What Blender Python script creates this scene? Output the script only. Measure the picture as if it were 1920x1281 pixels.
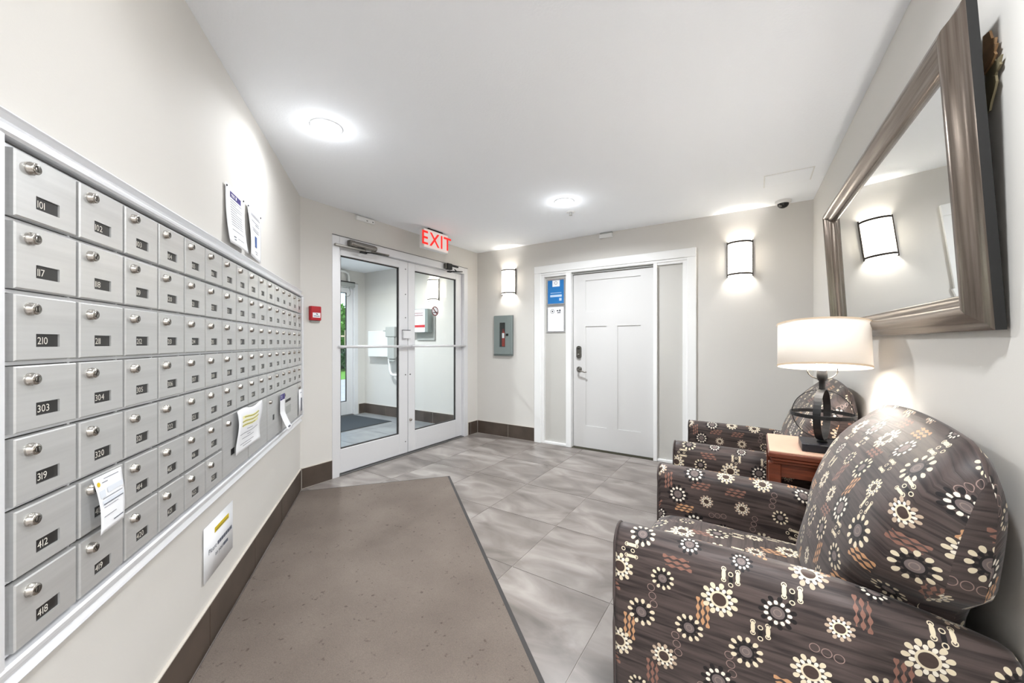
import bpy, bmesh, math, random
from mathutils import Vector, Matrix, Euler
random.seed(7)
R = math.radians
scene = bpy.context.scene
COL = scene.collection
for o in list(bpy.data.objects):
    bpy.data.objects.remove(o, do_unlink=True)

# ------------------------------------------------------------------ camera
H = 2.48                      # ceiling height
F_PX, CY = 712.0, 643.0       # focal length in pixels, horizon row (1920x1281 frame)
cam_d = bpy.data.cameras.new('camera')
cam = bpy.data.objects.new('camera', cam_d); COL.objects.link(cam)
cam_d.sensor_fit = 'HORIZONTAL'; cam_d.sensor_width = 36.0
cam_d.lens = F_PX / 1920.0 * 36.0
cam_d.shift_y = (CY - 640.5) / 1920.0
cam_d.clip_start = 0.02
cam.location = (3.242, -4.169, 1.24)
cam.rotation_euler = (R(90), 0, R(32.67))
scene.camera = cam

# ------------------------------------------------------------------ world, exposure
scene.view_settings.view_transform = 'Standard'
scene.view_settings.look = 'None'
scene.view_settings.gamma = 1.0
scene.view_settings.use_curve_mapping = False
scene.view_settings.exposure = 1.42
world = bpy.data.worlds.new('sky'); scene.world = world
world.use_nodes = True
wn = world.node_tree
sky = wn.nodes.new('ShaderNodeTexSky'); sky.sky_type = 'NISHITA'
sky.sun_disc = False; sky.sun_elevation = R(48); sky.sun_rotation = R(200); sky.air_density = 1.0; sky.dust_density = 0.6
wn.links.new(sky.outputs[0], wn.nodes['Background'].inputs[0])
wn.nodes['Background'].inputs[1].default_value = 0.16
sun_d = bpy.data.lights.new('sun', 'SUN'); sun_d.energy = 2.2; sun_d.angle = R(0.6)
sun = bpy.data.objects.new('sun', sun_d); COL.objects.link(sun); sun.rotation_euler = (R(42), 0, R(120))

POWER_DOWN = 17.0      # watt of each recessed downlight
POWER_SCONCE = 2.4
POWER_LAMP = 5.2

# ------------------------------------------------------------------ material helpers
def srgb(r, g, b):
    f = lambda c: (c/255/12.92) if c/255 <= 0.04045 else ((c/255+0.055)/1.055)**2.4
    return (f(r), f(g), f(b), 1.0)

MATS = {}
def mat(name, col, rough=0.5, metal=0.0, emit=None, estr=0.0, spec=0.5, noise=None, bump=None, trans=0.0, coat=0.0, random_tint=0.0):
    """noise=(scale, amount, (sx,sy,sz)), bump=(scale, strength)"""
    m = bpy.data.materials.new(name); m.use_nodes = True
    nt = m.node_tree; b = nt.nodes['Principled BSDF']
    c = srgb(*col)
    b.inputs['Base Color'].default_value = c
    b.inputs['Roughness'].default_value = rough
    b.inputs['Metallic'].default_value = metal
    b.inputs['Specular IOR Level'].default_value = spec
    if coat: b.inputs['Coat Weight'].default_value = coat
    if emit:
        b.inputs['Emission Color'].default_value = srgb(*emit)
        b.inputs['Emission Strength'].default_value = estr
    tc = nt.nodes.new('ShaderNodeTexCoord')
    csock = None
    if noise:
        sc, am, st = noise
        mp = nt.nodes.new('ShaderNodeMapping'); mp.inputs['Scale'].default_value = st
        nt.links.new(tc.outputs['Object'], mp.inputs[0])
        nz = nt.nodes.new('ShaderNodeTexNoise'); nz.inputs['Scale'].default_value = sc; nz.inputs['Detail'].default_value = 5
        nt.links.new(mp.outputs[0], nz.inputs['Vector'])
        rp = nt.nodes.new('ShaderNodeValToRGB')
        rp.color_ramp.elements[0].position = 0.3; rp.color_ramp.elements[1].position = 0.7
        rp.color_ramp.elements[0].color = [max(0, x*(1-am)) for x in c[:3]]+[1]
        rp.color_ramp.elements[1].color = [min(1, x*(1+am)) for x in c[:3]]+[1]
        nt.links.new(nz.outputs[0], rp.inputs[0]); csock = rp.outputs[0]
    if random_tint:
        oi = nt.nodes.new('ShaderNodeObjectInfo')
        mr = nt.nodes.new('ShaderNodeMapRange'); mr.inputs[3].default_value = 1-random_tint; mr.inputs[4].default_value = 1+random_tint
        nt.links.new(oi.outputs['Random'], mr.inputs[0])
        hs = nt.nodes.new('ShaderNodeHueSaturation'); nt.links.new(mr.outputs[0], hs.inputs['Value'])
        if csock: nt.links.new(csock, hs.inputs['Color'])
        else: hs.inputs['Color'].default_value = c
        csock = hs.outputs[0]
    if csock: nt.links.new(csock, b.inputs['Base Color'])
    if bump:
        nb = nt.nodes.new('ShaderNodeTexNoise'); nb.inputs['Scale'].default_value = bump[0]; nb.inputs['Detail'].default_value = 3
        nt.links.new(tc.outputs['Object'], nb.inputs['Vector'])
        bp = nt.nodes.new('ShaderNodeBump'); bp.inputs['Strength'].default_value = bump[1]; bp.inputs['Distance'].default_value = 0.01
        nt.links.new(nb.outputs[0], bp.inputs['Height']); nt.links.new(bp.outputs[0], b.inputs['Normal'])
    MATS[name] = m
    return m

mat('wall_paint', (213, 210, 205), 0.7, bump=(220, 0.03))
mat('ceiling_paint', (247, 250, 254), 0.9, bump=(90, 0.08))
mat('white_paint', (208, 207, 206), 0.4)
mat('trim_white', (238, 238, 237), 0.4)
mat('panel_paint', (196, 194, 189), 0.5)
mat('aluminium', (226, 226, 228), 0.38, 0.2)
mat('trim_metal', (232, 233, 236), 0.28, 0.3)
mat('steel_door', (202, 202, 201), 0.36, 0.5, noise=(3.0, 0.05, (1, 1, 30)))
mat('steel_dark', (120, 119, 118), 0.42, 0.75)
mat('lock_metal', (188, 184, 178), 0.22, 1.0)
mat('keyhole', (60, 56, 52), 0.4, 0.6)
mat('black', (14, 13, 13), 0.5)
mat('number_black', (30, 28, 27), 0.35)
mat('number_white', (222, 218, 208), 0.6)
mat('rubber', (58, 55, 54), 0.75)
mat('paper', (240, 241, 244), 0.7)
mat('ink', (95, 98, 110), 0.7)
mat('ink_dark', (52, 52, 58), 0.7)
mat('ink_navy', (58, 48, 118), 0.6)
mat('ink_blue', (60, 90, 150), 0.6)
mat('yellow', (214, 184, 20), 0.6)
mat('pale_yellow', (240, 236, 170), 0.6)
mat('olive', (150, 140, 60), 0.6)
mat('red_plastic', (176, 8, 26), 0.35)
mat('exit_red', (232, 30, 26), 0.5, emit=(255, 40, 30), estr=0.25)
mat('exit_white', (232, 224, 220), 0.5, emit=(255, 235, 228), estr=0.1)
mat('sign_red', (190, 30, 42), 0.5)
mat('maroon', (110, 18, 32), 0.5)
mat('blue_print', (34, 116, 184), 0.4)
mat('pale_blue', (190, 210, 232), 0.5)
mat('pale_grey', (220, 225, 233), 0.6)
mat('frame_silver', (200, 200, 202), 0.25, 0.8)
mat('cabinet_grey', (132, 142, 140), 0.45, 0.1)
mat('cabinet_edge', (100, 108, 106), 0.45, 0.1)
mat('dark_inside', (32, 34, 34), 0.6)
mat('extinguisher_red', (150, 36, 26), 0.35)
mat('bronze', (62, 56, 52), 0.35, 0.7)
mat('nickel', (140, 136, 130), 0.25, 0.9)
mat('pewter', (108, 106, 100), 0.3, 0.8)
mat('iron', (34, 34, 36), 0.5, 0.4)
mat('iron_blue', (26, 28, 36), 0.45, 0.2)
mat('baseboard_tile', (76, 65, 57), 0.38, noise=(5, 0.25, (1, 1, 1)), random_tint=0.06)
mat('grout_light', (205, 198, 188), 0.8)
mat('grout', (158, 151, 145), 0.85)
mat('cherry', (112, 56, 36), 0.3, noise=(9, 0.28, (1, 12, 12)), coat=0.3)
mat('pale_tan', (206, 172, 150), 0.35)
mat('mirror', (235, 237, 236), 0.0, 1.0)
mat('bulb', (255, 250, 240), 0.5, emit=(255, 244, 228), estr=14)
mat('lens', (255, 255, 255), 0.5, emit=(255, 250, 244), estr=7)
mat('camera_black', (26, 25, 25), 0.15)
mat('plastic_white', (228, 228, 226), 0.4)
mat('plastic_grey', (168, 170, 167), 0.5)
mat('entrance_mat', (50, 57, 62), 0.9, bump=(300, 0.3))
mat('pavement', (176, 174, 170), 0.85, noise=(8, 0.1, (1, 1, 1)))
mat('lawn', (104, 156, 56), 0.9, noise=(40, 0.3, (1, 1, 1)))
mat('leaf', (92, 150, 44), 0.6, random_tint=0.1)
mat('leaf_dark', (40, 78, 34), 0.6)
mat('bark', (96, 78, 60), 0.9)
mat('fence_wood', (196, 180, 150), 0.8)
mat('dry_leaf', (150, 116, 80), 0.8, noise=(20, 0.3, (1, 1, 1)))
mat('dry_leaf_green', (118, 108, 82), 0.8)
mat('sprinkler', (190, 188, 184), 0.3, 0.6)

def carpet_mat():
    m = bpy.data.materials.new('carpet'); m.use_nodes = True; nt = m.node_tree; b = nt.nodes['Principled BSDF']
    tc = nt.nodes.new('ShaderNodeTexCoord')
    def nz(s, d):
        n = nt.nodes.new('ShaderNodeTexNoise'); n.inputs['Scale'].default_value = s; n.inputs['Detail'].default_value = d
        nt.links.new(tc.outputs['Object'], n.inputs['Vector']); return n
    a = nz(2.2, 4); f = nz(260, 2); sp = nz(38, 2)
    rp = nt.nodes.new('ShaderNodeValToRGB'); rp.color_ramp.elements[0].position = 0.3; rp.color_ramp.elements[1].position = 0.75
    rp.color_ramp.elements[0].color = srgb(108, 98, 91); rp.color_ramp.elements[1].color = srgb(125, 115, 107)
    nt.links.new(a.outputs[0], rp.inputs[0])
    r2 = nt.nodes.new('ShaderNodeValToRGB'); r2.color_ramp.elements[0].position = 0.24; r2.color_ramp.elements[1].position = 0.34
    r2.color_ramp.elements[0].color = (0.55, 0.53, 0.52, 1); r2.color_ramp.elements[1].color = (1, 1, 1, 1)
    nt.links.new(sp.outputs[0], r2.inputs[0])
    r3 = nt.nodes.new('ShaderNodeMapRange'); r3.inputs[1].default_value = 0.3; r3.inputs[2].default_value = 0.7; r3.inputs[3].default_value = 0.88; r3.inputs[4].default_value = 1.1
    nt.links.new(f.outputs[0], r3.inputs[0])
    mx = nt.nodes.new('ShaderNodeMix'); mx.data_type = 'RGBA'; mx.blend_type = 'MULTIPLY'; mx.inputs[0].default_value = 1
    nt.links.new(rp.outputs[0], mx.inputs[6]); nt.links.new(r2.outputs[0], mx.inputs[7])
    vm = nt.nodes.new('ShaderNodeVectorMath'); vm.operation = 'SCALE'
    nt.links.new(mx.outputs[2], vm.inputs[0]); nt.links.new(r3.outputs[0], vm.inputs['Scale'])
    nt.links.new(vm.outputs[0], b.inputs['Base Color'])
    b.inputs['Roughness'].default_value = 0.95; b.inputs['Specular IOR Level'].default_value = 0.1
    bp = nt.nodes.new('ShaderNodeBump'); bp.inputs['Strength'].default_value = 0.5; bp.inputs['Distance'].default_value = 0.004
    nt.links.new(f.outputs[0], bp.inputs['Height']); nt.links.new(bp.outputs[0], b.inputs['Normal'])
    MATS['carpet'] = m
carpet_mat()

def tile_mat(name, lo, mid, hi, rough):
    m = bpy.data.materials.new(name); m.use_nodes = True; nt = m.node_tree; b = nt.nodes['Principled BSDF']
    tc = nt.nodes.new('ShaderNodeTexCoord'); oi = nt.nodes.new('ShaderNodeObjectInfo')
    cb = nt.nodes.new('ShaderNodeVectorMath'); cb.operation = 'MULTIPLY_ADD'
    nt.links.new(oi.outputs['Random'], cb.inputs[0]); cb.inputs[1].default_value = (37, 21, 11)
    nt.links.new(tc.outputs['Object'], cb.inputs[2])
    mp = nt.nodes.new('ShaderNodeMapping'); mp.inputs['Rotation'].default_value = (0, 0, R(35)); mp.inputs['Scale'].default_value = (1.0, 2.2, 1)
    nt.links.new(cb.outputs[0], mp.inputs[0])
    n = nt.nodes.new('ShaderNodeTexNoise'); n.inputs['Scale'].default_value = 2.6; n.inputs['Detail'].default_value = 6; n.inputs['Distortion'].default_value = 0.8
    nt.links.new(mp.outputs[0], n.inputs['Vector'])
    rp = nt.nodes.new('ShaderNodeValToRGB'); e = rp.color_ramp.elements
    e[0].position = 0.28; e[0].color = srgb(*lo); e[1].position = 0.75; e[1].color = srgb(*hi)
    k = e.new(0.5); k.color = srgb(*mid)
    nt.links.new(n.outputs[0], rp.inputs[0]); nt.links.new(rp.outputs[0], b.inputs['Base Color'])
    b.inputs['Roughness'].default_value = rough
    MATS[name] = m
tile_mat('floor_tile', (100, 93, 88), (130, 122, 117), (164, 157, 152), 0.30)
tile_mat('porch_tile', (118, 120, 121), (134, 136, 137), (152, 154, 155), 0.4)

def glass_mat():
    m = bpy.data.materials.new('glass'); m.use_nodes = True; nt = m.node_tree
    nt.nodes.remove(nt.nodes['Principled BSDF'])
    t = nt.nodes.new('ShaderNodeBsdfTransparent'); t.inputs[0].default_value = (0.96, 0.975, 0.97, 1)
    g = nt.nodes.new('ShaderNodeBsdfGlossy'); g.inputs['Roughness'].default_value = 0.0
    lw = nt.nodes.new('ShaderNodeLayerWeight'); lw.inputs[0].default_value = 0.5
    pw = nt.nodes.new('ShaderNodeMath'); pw.operation = 'POWER'; pw.inputs[1].default_value = 5.0
    nt.links.new(lw.outputs['Facing'], pw.inputs[0])
    fr = nt.nodes.new('ShaderNodeMath'); fr.operation = 'MULTIPLY_ADD'; fr.inputs[1].default_value = 0.7; fr.inputs[2].default_value = 0.02
    nt.links.new(pw.outputs[0], fr.inputs[0])
    mx = nt.nodes.new('ShaderNodeMixShader')
    nt.links.new(fr.outputs[0], mx.inputs[0]); nt.links.new(t.outputs[0], mx.inputs[1]); nt.links.new(g.outputs[0], mx.inputs[2])
    nt.links.new(mx.outputs[0], nt.nodes['Material Output'].inputs[0])
    MATS['glass'] = m
glass_mat()

def shade_mat(name, col, emit, estr, tr=0.5):
    m = bpy.data.materials.new(name); m.use_nodes = True; nt = m.node_tree
    nt.nodes.remove(nt.nodes['Principled BSDF'])
    d = nt.nodes.new('ShaderNodeBsdfDiffuse'); d.inputs[0].default_value = srgb(*col)
    t = nt.nodes.new('ShaderNodeBsdfTranslucent'); t.inputs[0].default_value = srgb(*col)
    e = nt.nodes.new('ShaderNodeEmission'); e.inputs[0].default_value = srgb(*emit); e.inputs[1].default_value = estr
    mx = nt.nodes.new('ShaderNodeMixShader'); mx.inputs[0].default_value = tr
    ad = nt.nodes.new('ShaderNodeAddShader')
    nt.links.new(d.outputs[0], mx.inputs[1]); nt.links.new(t.outputs[0], mx.inputs[2])
    nt.links.new(mx.outputs[0], ad.inputs[0]); nt.links.new(e.outputs[0], ad.inputs[1])
    nt.links.new(ad.outputs[0], nt.nodes['Material Output'].inputs[0])
    MATS[name] = m
shade_mat('sconce_glass', (240, 238, 232), (255, 249, 240), 1.5, 0.45)
shade_mat('lamp_fabric', (236, 230, 222), (255, 244, 232), 0.10, 0.07)
shade_mat('shade_band', (190, 172, 150), (255, 230, 200), 0.1, 0.2)

def frame_wood():
    m = bpy.data.materials.new('mirror_frame'); m.use_nodes = True; nt = m.node_tree; b = nt.nodes['Principled BSDF']
    tc = nt.nodes.new('ShaderNodeTexCoord'); mp = nt.nodes.new('ShaderNodeMapping'); mp.inputs['Scale'].default_value = (1.2, 40, 3)
    nt.links.new(tc.outputs['UV'], mp.inputs[0])
    n = nt.nodes.new('ShaderNodeTexNoise'); n.inputs['Scale'].default_value = 3; n.inputs['Detail'].default_value = 6
    nt.links.new(mp.outputs[0], n.inputs['Vector'])
    rp = nt.nodes.new('ShaderNodeValToRGB'); e = rp.color_ramp.elements
    e[0].position = 0.3; e[0].color = srgb(104, 93, 84); e[1].position = 0.7; e[1].color = srgb(140, 129, 120)
    nt.links.new(n.outputs[0], rp.inputs[0]); nt.links.new(rp.outputs[0], b.inputs['Base Color'])
    b.inputs['Metallic'].default_value = 0.85; b.inputs['Roughness'].default_value = 0.24
    MATS['mirror_frame'] = m
frame_wood()

# ---- patterned upholstery, node expressions on the UV map (UV in metres)
def fabric_mat(name, kv):
    m = bpy.data.materials.new(name); m.use_nodes = True; nt = m.node_tree; b = nt.nodes['Principled BSDF']
    def M(op, *a):
        n = nt.nodes.new('ShaderNodeMath'); n.operation = op
        for i, x in enumerate(a):
            if isinstance(x, (int, float)): n.inputs[i].default_value = x
            else: nt.links.new(x, n.inputs[i])
        return n.outputs[0]
    add = lambda a, c: M('ADD', a, c); sub = lambda a, c: M('SUBTRACT', a, c); mul = lambda a, c: M('MULTIPLY', a, c); div = lambda a, c: M('DIVIDE', a, c)
    lt = lambda a, c: M('LESS_THAN', a, c); gt = lambda a, c: M('GREATER_THAN', a, c)
    tc = nt.nodes.new('ShaderNodeTexCoord'); sp = nt.nodes.new('ShaderNodeSeparateXYZ'); nt.links.new(tc.outputs['UV'], sp.inputs[0])
    U, V = sp.outputs[0], sp.outputs[1]
    def white(i, j, k):
        c = nt.nodes.new('ShaderNodeCombineXYZ'); nt.links.new(i, c.inputs[0]); nt.links.new(j, c.inputs[1]); c.inputs[2].default_value = k
        w = nt.nodes.new('ShaderNodeTexWhiteNoise'); w.noise_dimensions = '3D'; nt.links.new(c.outputs[0], w.inputs[0])
        s = nt.nodes.new('ShaderNodeSeparateColor'); nt.links.new(w.outputs['Color'], s.inputs[0]); return s.outputs[0], s.outputs[1], s.outputs[2]
    def grid(cx, cy, ox, oy, k):
        j = M('FLOOR', div(add(V, oy), cy))
        odd = M('MODULO', M('ABSOLUTE', j), 2.0)
        uu = add(add(U, ox), mul(odd, cx/2))
        i = M('FLOOR', div(uu, cx))
        a, c, d = white(i, j, k)
        p = sub(uu, mul(add(i, 0.5), cx)); q = sub(add(V, oy), mul(add(j, 0.5), cy))
        return p, q, a, c, d
    col = None
    # base with dark horizontal brush streaks
    mp = nt.nodes.new('ShaderNodeMapping'); mp.inputs['Scale'].default_value = (3.0, 42.0, 1); mp.inputs['Rotation'].default_value = (0, 0, R(4)); nt.links.new(tc.outputs['UV'], mp.inputs[0])
    nz = nt.nodes.new('ShaderNodeTexNoise'); nz.inputs['Scale'].default_value = 1.6; nz.inputs['Detail'].default_value = 5; nz.inputs['Distortion'].default_value = 0.6
    nt.links.new(mp.outputs[0], nz.inputs['Vector'])
    rp = nt.nodes.new('ShaderNodeValToRGB'); e = rp.color_ramp.elements
    e[0].position = 0.33; e[0].color = srgb(48*kv, 38*kv, 37*kv); e[1].position = 0.62; e[1].color = srgb(98*kv, 83*kv, 79*kv)
    nt.links.new(nz.outputs[0], rp.inputs[0]); col = rp.outputs[0]
    def paint(mask, c):
        nonlocal col
        mx = nt.nodes.new('ShaderNodeMix'); mx.data_type = 'RGBA'
        nt.links.new(mask, mx.inputs[0]); nt.links.new(col, mx.inputs[6])
        if isinstance(c, tuple): mx.inputs[7].default_value = c
        else: nt.links.new(c, mx.inputs[7])
        col = mx.outputs[2]
    def pick(f, c0, c1):
        mx = nt.nodes.new('ShaderNodeMix'); mx.data_type = 'RGBA'; nt.links.new(f, mx.inputs[0])
        for s, c in ((6, c0), (7, c1)):
            if isinstance(c, tuple): mx.inputs[s].default_value = c
            else: nt.links.new(c, mx.inputs[s])
        return mx.outputs[2]
    cream, white_c, blk, tan, org, grey = srgb(226, 212, 184), srgb(240, 232, 216), srgb(22, 17, 18), srgb(190, 168, 146), srgb(196, 148, 108), srgb(110, 98, 96)
    # secondary motifs: orange chains, thin circles
    p, q, a, c, d = grid(0.138, 0.118, 0.0345, 0.059, 5.0)
    sw = gt(d, 0.62); p, q = add(p, mul(sw, sub(q, p))), add(q, mul(sw, sub(p, q)))
    row = M('ROUND', div(q, 0.0125)); inb = mul(lt(M('ABSOLUTE', row), 1.5), lt(M('ABSOLUTE', add(p, mul(row, 0.004))), 0.036))
    ph = add(mul(p, 2*math.pi/0.025), mul(row, 2.6))
    wv = add(0.0030, mul(M('COSINE', ph), 0.0022))
    chain = mul(inb, lt(M('ABSOLUTE', sub(q, mul(row, 0.0125))), wv))
    chain = mul(chain, lt(a, 0.5))
    paint(chain, pick(gt(c, 0.5), org, srgb(140, 100, 86)))
    rq = M('ROUND', div(q, 0.024)); qq = sub(q, mul(rq, 0.024)); pp = add(p, mul(rq, 0.004))
    rr = M('SQRT', add(mul(pp, pp), mul(qq, qq)))
    circ = mul(lt(M('ABSOLUTE', sub(rr, 0.0100)), 0.0009), mul(lt(M('ABSOLUTE', rq), 1.5), mul(gt(a, 0.5), lt(a, 0.78))))
    paint(circ, srgb(150, 126, 118))
    # linked pairs of little rings with black drops
    g = gt(a, 0.78)
    px = M('ROUND', div(p, 0.017)); pz = sub(p, mul(px, 0.017)); near = lt(M('ABSOLUTE', px), 1.5)
    odd = M('MODULO', M('ABSOLUTE', px), 2.0)
    qy = sub(q, mul(sub(odd, 0.5), 0.010))
    drop = mul(mul(g, near), lt(add(mul(div(pz, 0.005), div(pz, 0.005)), mul(div(qy, 0.016), div(qy, 0.016))), 1.0))
    paint(drop, pick(odd, blk, cream))
    qa = sub(M('ABSOLUTE', qy), 0.0145); rl = M('SQRT', add(mul(pz, pz), mul(qa, qa)))
    paint(mul(mul(g, near), lt(M('ABSOLUTE', sub(rl, 0.0052)), 0.0011)), cream)
    # primary flowers
    p, q, a, c, d = grid(0.138, 0.118, 0.0, 0.0, 1.0)
    p = sub(p, mul(sub(c, 0.5), 0.022)); q = sub(q, mul(sub(d, 0.5), 0.022))
    r = M('SQRT', add(mul(p, p), mul(q, q))); th = M('ARCTAN2', q, p)
    s = add(0.027, mul(c, 0.023))
    rn = div(r, s)
    tA = lt(a, 0.42); tC = gt(a, 0.74)
    def petals(n, rc, hl, hw, phase):
        t = add(mul(th, n/(2*math.pi)), phase)
        f = sub(sub(t, M('FLOOR', t)), 0.5)
        tan_ = mul(mul(f, 2*math.pi/n), rn)
        x = div(sub(rn, rc), hl)
        wid = add(hw, mul(x, hw*0.28))
        y = div(tan_, wid)
        return lt(add(mul(x, x), mul(y, y)), 1.0)
    outer = petals(11, 0.83, 0.19, 0.135, 0.0)
    inner = petals(11, 0.60, 0.15, 0.105, 0.5)
    ring = lt(rn, 0.50); core = lt(rn, 0.38); eye = lt(M('ABSOLUTE', sub(rn, 0.2)), 0.025)
    stem = mul(lt(rn, 0.70), petals(11, 0.6, 0.3, 0.03, 0.0))
    paint(outer, pick(tC, pick(tA, cream, pick(gt(d, 0.6), cream, tan)), blk))
    paint(inner, pick(tC, pick(tA, blk, white_c), white_c))
    paint(ring, pick(tA, blk, cream))
    paint(core, pick(tA, grey, srgb(70, 54, 48)))
    paint(mul(eye, sub(1.0, tA)), srgb(140, 124, 116))
    nt.links.new(col, b.inputs['Base Color'])
    b.inputs['Roughness'].default_value = 0.48; b.inputs['Specular IOR Level'].default_value = 0.35
    b.inputs['Sheen Weight'].default_value = 0.15
    bp = nt.nodes.new('ShaderNodeBump'); bp.inputs['Strength'].default_value = 0.35; bp.inputs['Distance'].default_value = 0.004
    nt.links.new(nz.outputs[0], bp.inputs['Height']); nt.links.new(bp.outputs[0], b.inputs['Normal'])
    MATS[name] = m
fabric_mat('fabric', 0.84)

# ------------------------------------------------------------------ mesh helpers
class MB:
    """collects geometry; build() links it as one mesh object"""
    def __init__(s): s.v = []; s.f = []; s.uv = {}; s.sm = set()
    def quad(s, *pts, uv=None, smooth=False):
        i = len(s.v); s.v += [tuple(p) for p in pts]; s.f.append(tuple(range(i, i+len(pts))))
        if uv: s.uv[len(s.f)-1] = uv
        if smooth: s.sm.add(len(s.f)-1)
        return s
    def box(s, x0, x1, y0, y1, z0, z1, c=0.0):
        """axis box, optionally with chamfered edges of size c"""
        bm = bmesh.new(); bmesh.ops.create_cube(bm, size=1)
        for v in bm.verts:
            v.co = Vector(((x0+x1)/2+v.co.x*(x1-x0), (y0+y1)/2+v.co.y*(y1-y0), (z0+z1)/2+v.co.z*(z1-z0)))
        if c > 0: bmesh.ops.bevel(bm, geom=list(bm.edges), offset=c, segments=1, affect='EDGES')
        return s.bm(bm)
    def bm(s, bm, smooth=False):
        i = len(s.v); bm.verts.index_update()
        s.v += [tuple(v.co) for v in bm.verts]
        for f in bm.faces:
            s.f.append(tuple(i+v.index for v in f.verts))
            if smooth: s.sm.add(len(s.f)-1)
        bm.free(); return s
    def grid(s, P, closed_u=False, uv=None, smooth=True):
        """P[i][j] points; faces between; uv(i,j)"""
        n, k = len(P), len(P[0]); b = len(s.v)
        for r in P: s.v += [tuple(p) for p in r]
        for i in range(n if closed_u else n-1):
            for j in range(k-1):
                i2 = (i+1) % n
                s.f.append((b+i*k+j, b+i2*k+j, b+i2*k+j+1, b+i*k+j+1))
                if smooth: s.sm.add(len(s.f)-1)
                if uv: s.uv[len(s.f)-1] = (uv(i, j), uv(i+1, j), uv(i+1, j+1), uv(i, j+1))
        return s
    def lathe(s, prof, n=24, c=(0, 0, 0), axis='z', smooth=True, a0=0, a1=2*math.pi):
        """prof [(r,h)]"""
        full = abs(a1-a0-2*math.pi) < 1e-6
        P = []
        for i in range(n if full else n+1):
            a = a0+(a1-a0)*i/n; ca, sa = math.cos(a), math.sin(a); row = []
            for r, h in prof:
                q = {'z': (r*ca, r*sa, h), 'y': (r*ca, h, -r*sa), 'x': (h, r*ca, r*sa)}[axis]
                row.append((c[0]+q[0], c[1]+q[1], c[2]+q[2]))
            P.append(row)
        return s.grid(P, closed_u=full, smooth=smooth)
    def tube(s, pts, r, n=8, smooth=True):
        pts = [Vector(p) for p in pts]; P = []; up = Vector((0, 0, 1))
        for i, p in enumerate(pts):
            t = (pts[min(i+1, len(pts)-1)]-pts[max(i-1, 0)]).normalized()
            u = t.cross(up)
            if u.length < 1e-3: u = t.cross(Vector((1, 0, 0)))
            u.normalize(); w = t.cross(u); rr = r[i] if isinstance(r, (list, tuple)) else r
            P.append([p+u*rr*math.cos(2*math.pi*k/n)+w*rr*math.sin(2*math.pi*k/n) for k in range(n+1)])
        s.grid(P, smooth=smooth)
        s.quad(*P[0][:n]); s.quad(*reversed(P[-1][:n])); return s
    def prism(s, outline, y0, y1):
        """outline [(x,z)] extruded along y"""
        a = [(x, y0, z) for x, z in outline]; c = [(x, y1, z) for x, z in outline]; n = len(outline)
        s.quad(*a); s.quad(*reversed(c))
        for i in range(n): s.quad(a[i], c[i], c[(i+1) % n], a[(i+1) % n])
        return s
    def mesh(s, name):
        me = bpy.data.meshes.new(name); me.from_pydata(s.v, [], s.f)
        if s.uv:
            l = me.uv_layers.new(name='UVMap')
            for p in me.polygons:
                if p.index in s.uv:
                    for li, t in zip(p.loop_indices, s.uv[p.index]): l.data[li].uv = t
        for i in s.sm: me.polygons[i].use_smooth = True
        bm = bmesh.new(); bm.from_mesh(me)
        bmesh.ops.remove_doubles(bm, verts=bm.verts, dist=1e-5)
        bmesh.ops.recalc_face_normals(bm, faces=bm.faces)
        bm.to_mesh(me); bm.free(); me.update()
        return me
    def build(s, name, material, parent=None, loc=None, rz=None):
        return link(name, s.mesh(name), material, parent, loc, rz)

def link(name, me, material, parent=None, loc=None, rz=None):
    o = bpy.data.objects.new(name, me); COL.objects.link(o)
    if material and not me.materials: me.materials.append(MATS[material])
    if parent: o.parent = parent
    if loc is not None: o.location = loc
    if rz is not None: o.rotation_euler = (0, 0, rz)
    return o

def tag(o, label=None, cat=None, group=None, kind=None):
    if label: o['label'] = label
    if cat: o['category'] = cat
    if group: o['group'] = group
    if kind: o['kind'] = kind
    return o

def empty(name, loc=(0, 0, 0), rz=0.0, rot=None):
    o = bpy.data.objects.new(name, None); COL.objects.link(o); o.location = loc
    o.rotation_euler = rot if rot else (0, 0, rz); o.empty_display_size = 0.1
    return o

GLYPH = {}
def glyph_text(mb, body, x, z, size, y=0.0, bold=0.0, center=False):
    """text in the XZ plane facing -Y added to mb"""
    def g(ch):
        k = (ch, bold)
        if k not in GLYPH:
            cu = bpy.data.curves.new('glyph', 'FONT'); cu.body = ch; cu.size = 1.0; cu.resolution_u = 3; cu.offset = bold
            ob = bpy.data.objects.new('glyph', cu); COL.objects.link(ob)
            dg = bpy.context.evaluated_depsgraph_get()
            me = bpy.data.meshes.new_from_object(ob.evaluated_get(dg))
            GLYPH[k] = ([tuple(v.co) for v in me.vertices], [tuple(p.vertices) for p in me.polygons])
            bpy.data.objects.remove(ob, do_unlink=True); bpy.data.curves.remove(cu); bpy.data.meshes.remove(me)
        return GLYPH[k]
    adv, items = 0.0, []
    for ch in body:
        if ch == ' ': adv += 0.3; continue
        vs, fs = g(ch); x0 = min(v[0] for v in vs); x1 = max(v[0] for v in vs)
        items.append((vs, fs, adv-x0)); adv += x1-x0+0.10
    off = -adv*size/2 if center else 0
    for vs, fs, dx in items:
        b = len(mb.v); mb.v += [(x+off+(v[0]+dx)*size, y, z+v[1]*size) for v in vs]
        mb.f += [tuple(b+i for i in f) for f in fs]
    return mb

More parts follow.
